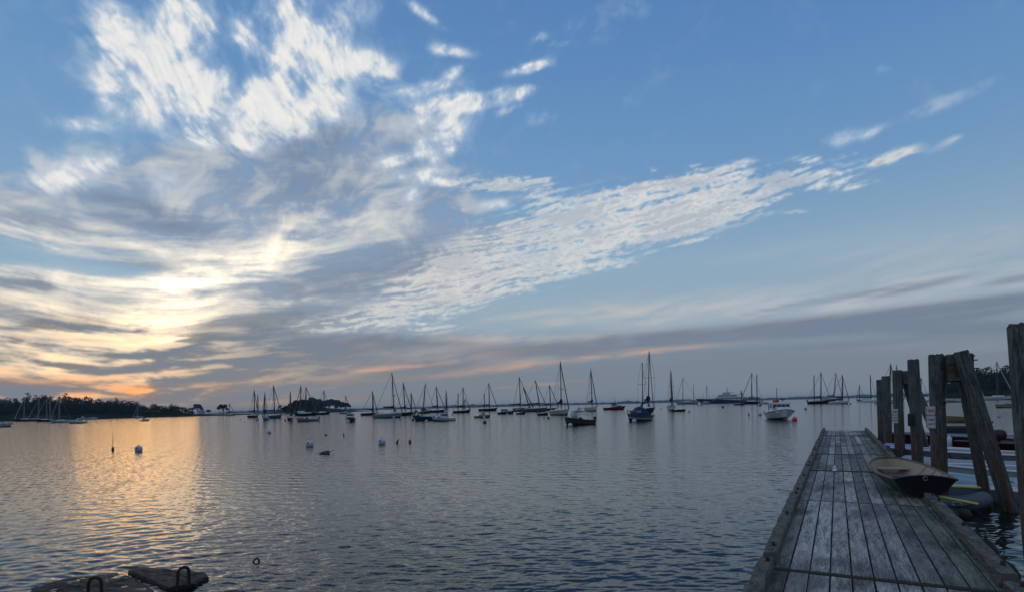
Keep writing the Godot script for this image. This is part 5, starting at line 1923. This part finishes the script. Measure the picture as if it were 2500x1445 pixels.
	sailboat("sloop hidden by the pale raking pile, its pale forestay showing", 2376, 976.5, 2375, 905, 2362, 2400, 1, .15, M.white, {"jib": 1.4, "jib_m": M.hypalon, "slim": .5})
	motorboat("brown work float loaded with gear, beside the near pile", "open", 2458, 994.5, 2436.5, 2480, -1, .2, M.tan, {"load": true, "free": .5, "bow_h": .6, "called": "work_float", "cat": "work boat"})
	tender("tan skiff framed by the A-shaped piles", 2346, 1029, 2.7, -1, M.tan)

# ---------- buoys ----------
func buoy(label: String, px: float, py: float, r: float, m: Material, band: Material = null, group := "mooring balls", spot_m: Material = null) -> void:
	var at := spot(px, py)
	var o := thing("mooring_buoy", label, "buoy", at, group)
	o.position.y = r * .62
	var s := Shape.new()
	var prof := []
	for i in 13:
		var a := -PI / 2 + PI * i / 12
		prof.append([cos(a) * r, sin(a) * r])
	s.lathe(Vector3.ZERO, prof, 18)
	part("ball", s.done(), m, o)
	if band:
		var b := Shape.new()
		var bp := []
		for i in 4:
			var a := -.18 + .36 * i / 3
			bp.append([cos(a) * r * 1.012, sin(a) * r * 1.012])
		b.lathe(Vector3.ZERO, bp, 18)
		part("band", b.done(), band, o)
	var k := Shape.new()
	k.lathe(Vector3(0, r, 0), [[r * .16, -.02], [r * .16, r * .08], [r * .05, r * .1]], 8)
	var ring := []
	for i in 9:
		ring.append(Vector3(cos(PI * i / 8) * r * .14, r * 1.08 + sin(PI * i / 8) * r * .2, 0))
	k.path(ring, r * .035, 5)
	part("top_ring", k.done(), M.rust, o)
	if spot_m:
		var c := Shape.new()
		var toward := Vector3(-at.x, 0, -at.z).normalized()
		var side := Vector3.UP.cross(toward)
		var d := (toward * .85 - side * .42 + Vector3(0, .3, 0)).normalized()
		c.tube(d * (r * .93), d * (r * 1.01), r * .26, r * .24, 12)
		part("painted_spot", c.done(), spot_m, o)

func pot_buoy(label: String, px: float, py: float, w: float, h: float, m: Material, tilt := 0.0, stick := 0.0, group := "small floats on the water") -> void:
	var at := spot(px, py)
	var o := thing("pot_buoy", label, "buoy", at, group)
	o.basis = Basis(Vector3(0, 0, -1), tilt)
	var s := Shape.new()
	s.lathe(Vector3.ZERO, [[0, -h * .4], [w * .3, -h * .4], [w * .5, -h * .1], [w * .5, h * .45], [w * .3, h * .8], [w * .08, h], [0, h]], 10)
	part("float", s.done(), m, o)
	var k := Shape.new()
	k.tube(Vector3(0, h, 0), Vector3(0, h + maxf(stick, h * .35), 0), maxf(.012, w * .06), maxf(.012, w * .05), 5)
	part("stick", k.done(), M.dark_grey, o)

func buoys() -> void:
	buoy("white mooring ball in the sun's golden reflection", 337, 1101, .235, M.ball, null, "large mooring balls", M.red)
	buoy("white mooring ball with a red spot, beside the floating pickup buoy", 755, 1089.5, .265, M.ball, null, "large mooring balls", M.red)
	buoy("white mooring ball with a dark mark, beside the small red buoy", 932, 1084, .255, M.ball, null, "large mooring balls", M.dark_grey)
	buoy("small pale ball alone beyond the white ball with a red spot", 656, 1057, .235, M.ball)
	pot_buoy("black spar float with a tall thin stick in the golden water", 274, 1099, .16, .28, M.black, 0, .95)
	pot_buoy("small red buoy floating upright beside the marked white ball", 1000.5, 1080.5, .20, .25, M.red)
	pot_buoy("dark bent pickup float between the marked ball and the red buoy", 968, 1082, .15, .30, M.black, .45)
	pot_buoy("tiny red float well beyond the white ball with a red spot", 795, 1062, .3, .12, M.maroon)
	pot_buoy("tiny dark float beyond the marked white ball", 838.5, 1063.5, .13, .24, M.maroon)
	# pickup buoy lying on its side
	var at := spot(795, 1107)
	var o := thing("pickup_buoy", "green pickup buoy with a handle, lying on its side in the water", "buoy", at)
	o.basis = facing(at, lateral(795), .06)
	var s := Shape.new()
	var rings := []
	for q in [[-.36, .02], [-.33, .06], [-.24, .09], [-.1, .13], [.1, .15], [.19, .14], [.2, .02]]:
		rings.append(s.ring(Vector3(q[0], .02, 0), q[1], Vector3(1, 0, 0), 12))
	s.loft(rings, true, 1)
	part("float", s.done(), M.green, o)
	var hd := Shape.new()
	hd.tube(Vector3(.18, .06, 0), Vector3(.48, .16, 0), .018, .016, 6)
	part("handle", hd.done(), M.dark_grey, o)
	# balls at the boats' bows
	var q := [
		["white ball against the stem of the black lobster boat", 850.6, 1029, 6, M.ball], ["dark blue ball beside the blue daysailer's stern", 1008, 1026.5, 7, M.ball_blue], ["white ball under the blue daysailer's side", 1041, 1029.5, 7, M.ball],
		["pale ball at the bow of the pale grey sailboat", 961, 1019.8, 5, M.ball], ["white ball in front of the tan console boat", 1182, 1020, 6, M.ball], ["dark ball with a pole in front of the tan console boat", 1183.5, 1033, 9, M.ball_blue],
		["white ball under the picnic launch's side", 1238.5, 1010.8, 4, M.ball], ["white ball at the stem of the dark grey open boat", 1392.5, 1041, 11, M.ball], ["white ball at the stem of the blue canvas boat", 1549, 1030.5, 10.5, M.ball],
		["white ball at the bow of the black ketch", 1594, 1013.5, 8, M.ball], ["bright pink ball beside the white lobster boat", 1941, 1027, 12.5, M.pink], ["small pink ball beyond the white lobster boat", 1968, 999.5, 6, M.pink],
		["white ball with a red base off the lobster boat's stern", 1856, 1013.5, 10, M.ball], ["grey ball just astern of the white lobster boat", 1867, 1006, 5, M.ball], ["black ball in open water before the big yacht", 1765.6, 994.8, 6, M.black],
		["black ball beyond the lobster boat, before the navy ketch", 1857, 990.5, 5.5, M.black], ["pale ball beside the red brown tender", 1683, 1005.5, 6, M.ball], ["grey ball between the black ketch and the bow on sloop", 1613, 999, 3.5, M.ball],
		["dark ball far out to sea before the tan cabined ketch", 1972, 978.8, 4, M.black], ["dark ball beside the white sloop beyond the dock", 2077.5, 986, 4, M.dark_grey], ["dark ball before the pale sloop in mid channel", 1339, 1021.5, 6, M.maroon],
		["white ball beside the dark sloop with two close masts", 618, 1019, 5, M.ball], ["grey ball between the two pale boats before the island", 626, 1026, 4, M.ball_blue], ["dark ball beside the maroon sloop", 696, 1027, 4.5, M.maroon],
		["pale ball under the wooded shore beside the cabin cruiser", 209, 1029, 3.2, M.ball], ["pale ball under the wooded shore, alone", 234, 1031.5, 3, M.ball], ["pale ball before the woods, close to the golden water", 270, 1029, 3, M.ball],
		["pale ball before the woods, beside the sun's reflection", 296, 1029, 3, M.ball], ["pale ball off the stern of the navy sloop by the woods", 33, 1035, 3, M.ball]]
	for b in q:
		buoy(b[0], b[1], b[2], b[3] * .5 * metres(spot(b[1], b[2])), b[4], null, "mooring balls among the boats")
	var p := [
		["dark spar buoy upright before the big yacht's bow", 1714, 990.5, .5, 1.2, M.dark_grey, 0.0], ["dark pot buoy before the white lobster boat", 1829, 1013, .22, .4, M.black, 0.0], ["dark pot buoy off the spit", 504, 1026.5, .2, .35, M.black, .2],
		["dark float before the spit, beside the umbrella tree", 586, 1025, .3, .3, M.maroon, .3], ["flat dark float before the spit", 596, 1030, .3, .14, M.black, 0.0], ["small pot buoy by the spit's end", 579, 1017, .3, .4, M.black, 0.0],
		["dark pot buoy beside the cream sloop", 1328, 1021, .16, .3, M.black, .2], ["dark buoy in front of the mid fleet ketch", 1104, 1012.5, .35, .4, M.black, 0.0], ["small red pot buoy framed by the raking piles", 2424.6, 1031, .16, .14, M.red, 0.0]]
	for b in p:
		pot_buoy(b[0], b[1], b[2], b[3], b[4], b[5], b[6])
	var gl := thing("log", "dark floating log beyond the raking piles", "log", spot(2440, 1018))
	gl.basis = facing(Vector3.ZERO, lateral(2440))
	var ls := Shape.new()
	ls.tube(Vector3(-.14, .02, 0), Vector3(.16, .05, 0), .05, .03, 8)
	part("wood", ls.done(), M.wood, gl)
	# the channel mark
	var nb := spot(964.5, 1003)
	var k := metres(nb)
	var c := thing("channel_buoy", "dark channel buoy with a triangular topmark beyond the fleet", "buoy", nb)
	var cs := Shape.new()
	cs.lathe(Vector3.ZERO, [[0, -.3], [3.2 * k, -.3], [3.4 * k, 1.4 * k], [2.4 * k, 1.9 * k], [.8 * k, 5.5 * k], [.7 * k, 8.5 * k]], 12)
	part("body", cs.done(), M.maroon, c)
	var tm := Shape.new()
	tm.lathe(Vector3(0, 8.5 * k, 0), [[0, 0], [1.9 * k, 0], [0, 4.2 * k]], 8)
	part("topmark", tm.done(), M.maroon, c)

# ---------- shores and trees ----------
# a strip of land: [photo x, metres away, height in metres of its crest]
func land(called: String, pts: Array, depth: float, m: Material, kind := "structure", rough := 0.0) -> MeshInstance3D:
	var p := Shape.new()
	var nn := noise(70, 1.0, 3)
	var rings := []
	for i in pts.size() - 1:
		var n := 10
		for k in n + (1 if i == pts.size() - 2 else 0):
			var t := float(k) / n
			var st := t * t * (3 - 2 * t)
			var px := lerpf(pts[i][0], pts[i + 1][0], t)
			var d := lerpf(pts[i][1], pts[i + 1][1], st)
			var h := lerpf(pts[i][2], pts[i + 1][2], st)
			h *= 1.0 + rough * nn.get_noise_2d(px * .12, 3.0) + rough * .6 * nn.get_noise_2d(px * .5, 9.0)
			var dir := ray(px, CY)
			dir.y = 0
			var r := PackedVector3Array()
			for q in [[0.0, -.6], [.01, .15], [.05, .3], [.2, .62], [.45, .95], [.6, 1.0], [1.0, .4], [1.02, -.2]]:
				var at: Vector3 = dir * (d + depth * q[0])
				at.y = maxf(h, .3) * q[1] if q[1] > 0 else q[1]
				r.append(at)
			rings.append(r)
	p.loft(rings, false, 1)
	var o := part(called, p.done(), m, self)
	o.set_meta("kind", kind)
	return o

# a crown as many small leaf clumps spread through lobes [x, y, z, radius, flatness]
func crown_mesh(lobes: Array, s: int, size: float, per: float) -> ArrayMesh:
	var r := RandomNumberGenerator.new()
	r.seed = s
	var p := Shape.new()
	for l in lobes:
		var n := int(per * l[3] * l[3])
		for i in n:
			var d := Vector3(r.randfn(), r.randfn(), r.randfn()).normalized()
			var rad: float = l[3] * pow(r.randf(), .30) * (.85 + .35 * r.randf())
			var c := Vector3(l[0], l[1], l[2]) + Vector3(d.x, d.y * l[4], d.z) * rad
			var a := Vector3(r.randfn(), r.randfn(), r.randfn()).normalized()
			var b := a.cross(Vector3(r.randfn(), r.randfn(), r.randfn())).normalized()
			var e := a.cross(b)
			var z := size * (.6 + .8 * r.randf())
			p.tri(c + a * z, c - a * z * .6 + b * z * .8, c - a * z * .5 - b * z * .7 + e * z * .3)
			p.tri(c + b * z * .9, c + e * z * .8 - a * z * .3, c - e * z * .7 - b * z * .4)
	return p.done()

var tree_kinds := []

func trunk_mesh(h: float, r0: float, limbs: Array, bend := 0.0) -> ArrayMesh:
	var p := Shape.new()
	p.path([Vector3(0, -1.0, 0), Vector3(bend * .3, h * .4, 0), Vector3(bend, h * .8, 0)], r0, 7)
	p.tube(Vector3(bend, h * .8, 0), Vector3(bend, h, 0), r0 * .8, r0 * .2, 6)
	for l in limbs:
		p.tube(Vector3(bend * l[0], h * l[0], 0), Vector3(l[1], l[2], l[3]), r0 * .45, r0 * .15, 5)
	return p.done()

func make_trees() -> void:
	var r := RandomNumberGenerator.new()
	r.seed = 12
	for k in 6:
		# pines: flat tiers that thin out towards a ragged top
		var lobes := []
		var limbs := []
		var n := 9
		for i in n:
			var y := .34 + .64 * i / (n - 1.0)
			var w: float = (.24 - .15 * pow(float(i) / n, 1.3)) * (.75 + .5 * r.randf())
			var a := r.randf() * TAU
			var off := w * .55
			lobes.append([cos(a) * off, y, sin(a) * off, w * .82, .42])
			limbs.append([y - .04, cos(a) * off * 1.2, y, sin(a) * off * 1.2])
		tree_kinds.append([crown_mesh(lobes, 100 + k, .032, 1500.0), trunk_mesh(.97, .016, limbs), "pine_tree"])
	for k in 5:
		var lobes := []
		var limbs := []
		for i in 9:
			var a := r.randf() * TAU
			var y := .38 + .48 * r.randf()
			var off := .24 * (1.0 - absf(y - .58))
			lobes.append([cos(a) * off, y, sin(a) * off, .16 + .08 * r.randf(), .8])
			limbs.append([.3 + .2 * r.randf(), cos(a) * off, y, sin(a) * off])
		lobes.append([0, .55, 0, .24, .9])
		tree_kinds.append([crown_mesh(lobes, 200 + k, .036, 900.0), trunk_mesh(.8, .022, limbs), "broadleaf_tree"])

func tree(kind: int, at: Vector3, h: float, label: String, group: String, turn: float, wide := 1.0) -> Node3D:
	var k: Array = tree_kinds[kind]
	var o := thing(k[2], label, "tree", at, group)
	o.basis = Basis(Vector3.UP, turn).scaled(Vector3(h * wide, h, h * wide))
	part("trunk", k[1], M.trunk, o)
	part("crown", k[0], M["%s%d" % ["pine" if kind < 6 else "leaf", int(turn * 10) % 4]], o)
	return o

# an old oak on the spit or the island: leaning stem, spreading umbrella of foliage
func umbrella(label: String, px: float, py: float, top: float, w: float, lean: float, s: int, group := "") -> void:
	var at := spot(px, py)
	var m := metres(at)
	var h := (py - top) * m
	var half := w * m / 2
	var r := RandomNumberGenerator.new()
	r.seed = s
	var lat := lateral(px)
	var o := thing("oak_tree", label, "tree", at, group)
	o.basis = facing(at, lat)
	var lobes := []
	var limbs := []
	for i in 13:
		var u := i / 12.0 * 2 - 1
		var x := u * half * .8 + lean * half
		var y := h * (.78 - .20 * u * u + .26 * (r.randf() - .5))
		var z := half * .5 * (r.randf() - .5)
		lobes.append([x, y, z, half * (.20 + .20 * r.randf()), .55 + .3 * r.randf()])
		limbs.append([.42 + .15 * r.randf(), x * .8, y - h * .05, z])
	for i in 4:
		lobes.append([(r.randf() - .5) * half + lean * half, h * (.84 + .06 * r.randf()), 0, half * .32, .5])
	part("crown", crown_mesh(lobes, s, half * .085, 260.0 / (half * half) * 4.0), M["leaf%d" % (s % 4)], o)
	part("trunk", trunk_mesh(h * .8, h * .028, limbs, lean * half * .6), M.trunk, o)

# the treetops' height in the photograph over a stretch of shore
func at_x(pts: Array, x: float) -> float:
	for i in pts.size() - 1:
		if x <= pts[i + 1][0]:
			return lerpf(pts[i][1], pts[i + 1][1], clampf((x - pts[i][0]) / (pts[i + 1][0] - pts[i][0]), 0, 1))
	return pts[-1][1]

func wood(x0: float, x1: float, n: int, tops: Array, shore: Array, group: String, label: String, rows: int, s: int, pines: float) -> void:
	var r := RandomNumberGenerator.new()
	r.seed = s
	for row in rows:
		for i in n:
			var x := lerpf(x0, x1, (i + .2 + .6 * r.randf()) / n)
			var d: float = at_x(shore, x) + [10.0, 38.0, 72.0, 100.0][row]
			var dir := ray(x, CY)
			var at := Vector3(dir.x, 0, dir.z) * d
			var ground: float = [.8, 3.0, 6.0, 6.0][row]
			at.y = ground
			var hz := CY - TILT * (x - CX)
			var top := at_x(tops, x)
			var full := (hz - top) * d / F + EYE
			var h: float = maxf(4.0, (full - ground) * ([.58, .80, .98, 1.0][row] + .10 * (r.randf() - .5)) + r.randf() * .8)
			var kind := r.randi() % 6 if r.randf() < pines else 6 + r.randi() % 5
			tree(kind, at, h, label.replace("tree", "pine" if kind < 6 else "broadleaf tree"), group, r.randf() * TAU, clampf(19.0 / h, .9, 1.9) if kind < 6 else clampf(17.0 / h, .9, 1.6))

func shores() -> void:
	make_trees()
	# the wooded shore, the low spit and the island
	var shore := [[-220, 520], [0, 560], [200, 580], [350, 600], [470, 590], [520, 590]]
	var tops := [[-220, 962], [0, 970], [30, 971], [52, 972], [90, 969], [110, 966], [125, 970], [160, 970], [200, 969], [240, 972], [258, 976], [280, 976], [300, 979], [322, 979], [345, 985], [352, 992], [362, 993], [375, 988], [400, 992], [420, 987], [440, 992], [458, 997], [475, 1001], [520, 1012]]
	land("shore", [[-260, 500, 12.0], [0, 555, 13.0], [200, 575, 12.5], [330, 595, 9.0], [352, 595, 6.0], [420, 590, 6.0], [480, 585, 2.2], [545, 590, 1.5], [620, 690, 1.2], [680, 780, 2.0], [720, 800, 6.0], [780, 800, 8.0], [820, 810, 5.5], [850, 830, 2.6], [884, 860, 1.0], [925, 900, .5]], 110.0, M.wood_floor)
	wood(-200, 474, 74, tops, shore, "trees of the wooded shore", "dark tree in the dense wood along the shore under the sunrise", 3, 8, .55)
	var tall := [["tall flat topped pine standing above the wood behind the first masts", 66, 959.5, 0], ["bushy pine standing above the wood between the masts", 90, 965, 2], ["broad pine just above the wood beside the pale ketch's masts", 103, 964, 4], ["lone pine crown standing above the even line of the wood", 160, 960.5, 1], ["ragged pine top beside the sun's glow, first of the ragged row", 208, 967, 3], ["ragged pine top at the end of the high wood", 283, 971, 5], ["short pine top beside the notch in the wood", 300, 976, 2], ["round tree over the lower wood beyond the notch", 375, 984, 7], ["pointed spruce over the lower wood", 417, 984.5, 1]]
	for t in tall:
		var d := at_x(shore, t[1]) + 60.0
		var dir := ray(t[1], CY)
		var at := Vector3(dir.x, 0, dir.z) * d
		at.y = 4.0
		var h: float = (CY - TILT * (t[1] - CX) - t[2]) * d / F + EYE - 4.0
		tree(t[3], at, h, t[0], "", t[1] * .37, .8)
	umbrella("umbrella shaped oak over the white gabled house on the spit", 481, 1012.5, 985, 24, 0.0, 31)
	umbrella("small round tree at the seaward side of the gabled house", 508, 1012.5, 999, 11, 0.0, 32)
	umbrella("lone wind bent oak standing on the low spit", 545, 1013.5, 986, 25, -.12, 33)
	# the house and the shed on the spit
	house_on_shore("white gabled house on the spit under the umbrella oak", 491, 1012, 14.0, 996.5, .5)
	house_on_shore("low pale shed among the trees of the spit", 466, 1012.5, 8.0, 1004, -.2)
	# the island
	var isl := [[676, 690, "low bushy tree at the landward tip of the island", 1006, 994, 12], [683, 0, "slender tree apart from the island wood", 1008, 987, 13]]
	umbrella("slender tree apart from the island's wood", 684, 1010, 987, 13, 0.0, 41)
	umbrella("low bush at the landward tip of the island", 678, 1009.5, 998, 10, 0.0, 42)
	var oaks := [[700, 1008.5, 990, 22], [712, 1008, 984, 26], [722, 1007, 977, 30], [738, 1006, 974, 34], [752, 1005, 975, 34], [762, 1004, 968.5, 30], [775, 1004, 972, 28], [790, 1003.5, 976, 26], [803, 1003, 973.5, 34], [817, 1003, 975, 30], [830, 1003.5, 979, 24], [842, 1004.5, 982, 24]]
	var names := ["low outer oak of the island, on its landward side", "second oak of the island from its landward side", "broad oak on the landward shoulder of the island", "oak behind the cutter's mast on the island", "oak behind the black sloop's mast on the island", "highest oak, at the crown of the island", "oak just seaward of the island's highest crown", "spreading oak in the island's middle", "wide spreading oak on the seaward half of the island", "oak with open branches on the seaward slope", "leaning oak near the seaward end of the island", "outermost umbrella oak at the seaward end of the island"]
	for i in oaks.size():
		var k: Array = oaks[i]
		umbrella(names[i], k[0], k[1] + 1.2, k[2], k[3], .05 if i < 6 else .12, 50 + i, "oaks of the island")
	wood(690, 790, 20, [[686, 998], [700, 990], [720, 982], [745, 977], [762, 974], [790, 980]], [[690, 790], [800, 800]], "undergrowth trees of the island", "dark tree in the thick landward wood of the island", 2, 9, 0.0)
	# the headland behind the piles
	var hs := [[2290, 520], [2620, 440]]
	var ht := [[2290, 936], [2310, 925], [2325, 925], [2345, 908], [2375, 899], [2395, 898], [2420, 896], [2445, 897], [2465, 890], [2520, 884], [2620, 880]]
	land("headland", [[2282, 560, .6], [2300, 545, 6.0], [2340, 530, 13.0], [2420, 510, 17.0], [2520, 480, 18.0], [2680, 440, 18.0]], 120.0, M.wood_floor)
	wood(2296, 2640, 26, ht, hs, "trees of the headland", "dark tree in the dense wood of the headland behind the piles", 3, 10, .5)
	# the far land across the bay
	land("hills", [[500, 3900, 2.0], [570, 3900, 17.0], [640, 3900, 19.0], [720, 3900, 16.0], [860, 3900, 14.0], [960, 3900, 12.0], [1040, 3900, 12.0], [1090, 3900, 18.0], [1150, 3900, 24.0], [1200, 3900, 15.0], [1262, 3900, 20.0], [1330, 3900, 20.0], [1440, 3900, 13.0], [1480, 3900, 13.0]], 700.0, M.hill, "structure", .5)
	land("hills", [[1455, 3200, 2.0], [1490, 3200, 9.0], [1515, 3200, 13.0], [1535, 3200, 19.0], [1555, 3200, 13.0], [1575, 3200, 7.0], [1600, 3200, 2.0]], 400.0, M.hill, "structure", .4)
	land("hills", [[1540, 4300, 8.0], [1600, 4300, 20.0], [1680, 4300, 22.0], [1800, 4300, 18.0], [1900, 4300, 18.0], [1960, 4300, 23.0], [2060, 4300, 22.0], [2140, 4300, 24.0], [2260, 4300, 22.0], [2420, 4300, 20.0]], 700.0, M.hill, "structure", .4)
	land("hills", [[1800, 2300, 2.0], [1818, 2300, 14.0], [1838, 2300, 17.5], [1852, 2300, 13.0], [1862, 2300, 2.0]], 250.0, M.hill, "structure", .4)

func house_on_shore(label: String, px: float, py: float, w_px: float, top: float, turn: float) -> void:
	var at := spot(px, py)
	var m := metres(at)
	var w := w_px * m
	var h := (py - top) * m
	var o := thing("house", label, "house", at)
	o.position.y = .6
	o.basis = Basis(Vector3.UP, turn)
	var s := Shape.new()
	var x := w / 2
	var z := w * .7
	var e := h * .52
	var p := [Vector3(-x, 0, z), Vector3(x, 0, z), Vector3(x, e, z), Vector3(0, h, z), Vector3(-x, e, z)]
	var q := []
	for v in p:
		q.append(v * Vector3(1, 1, -1))
	for f in [p, q]:
		s.quad(f[0], f[1], f[2], f[4])
		s.tri(f[4], f[2], f[3])
	s.quad(p[0], p[4], q[4], q[0])
	s.quad(p[1], p[2], q[2], q[1])
	part("wall", s.done(), M.house, o)
	for k in [-1, 1]:
		var r := Shape.new()
		var a := Vector3(k * x * 1.12, e - h * .06, z * 1.06)
		var b := Vector3(0, h + .08, z * 1.06)
		var f := Vector3(1, 1, -1)
		r.quad(a, b, b * f, a * f)
		r.quad(a + Vector3(0, .2, 0), b + Vector3(0, .2, 0), (b + Vector3(0, .2, 0)) * f, (a + Vector3(0, .2, 0)) * f)
		r.quad(a, b, b + Vector3(0, .2, 0), a + Vector3(0, .2, 0))
		part("roof", r.done(), M.roof, o)
	for k in 4:
		var wd := Shape.new()
		wd.box(Vector3((k % 2 - .5) * w * .5, e * (.28 + .4 * int(k / 2)), z + .03), Vector3(w * .16, e * .2, .06))
		part("window", wd.done(), M.glass, o)

func _ready() -> void:
	# camera: eye 2.35 m over the water, level but for a slight tilt, the lens raised
	var cam := Camera3D.new()
	cam.name = "camera"
	cam.projection = Camera3D.PROJECTION_FRUSTUM
	cam.near = 0.1
	cam.far = 30000.0
	cam.size = 1445.0 / F * 0.1
	cam.frustum_offset = Vector2(0, (CY - 722.5) / F * 0.1)
	cam.position = Vector3(0, EYE, 0)
	cam.rotation.z = -atan(TILT)
	add_child(cam)
	cam.current = true
	# sky, sun, exposure, haze
	var env := Environment.new()
	env.background_mode = Environment.BG_SKY
	var sky := Sky.new()
	var pan := PanoramaSkyMaterial.new()
	pan.panorama = make_sky()
	sky.sky_material = pan
	env.sky = sky
	env.background_energy_multiplier = 1.0
	env.tonemap_mode = Environment.TONE_MAPPER_LINEAR
	env.tonemap_exposure = 1.0
	env.sdfgi_enabled = true
	env.ssao_enabled = true
	env.ssil_enabled = true
	env.fog_enabled = true
	env.fog_density = 0.00009
	env.fog_light_color = Color(.62, .68, .76)
	var we := WorldEnvironment.new()
	we.name = "environment"
	we.environment = env
	add_child(we)
	var sun := DirectionalLight3D.new()
	sun.name = "sun"
	sun.light_color = Color(1.0, .73, .38)
	sun.light_energy = 0.0072
	sun.light_angular_distance = 9.0
	sun.shadow_enabled = true
	sun.sky_mode = DirectionalLight3D.SKY_MODE_LIGHT_ONLY
	add_child(sun)
	var to_sun := ray(335, 945).normalized()
	sun.look_at_from_position(to_sun * 100.0, Vector3.ZERO)
	materials()
	water()
	shores()
	float_dock()
	piles()
	fleet()
	dinghies()
	stones()
	buoys()
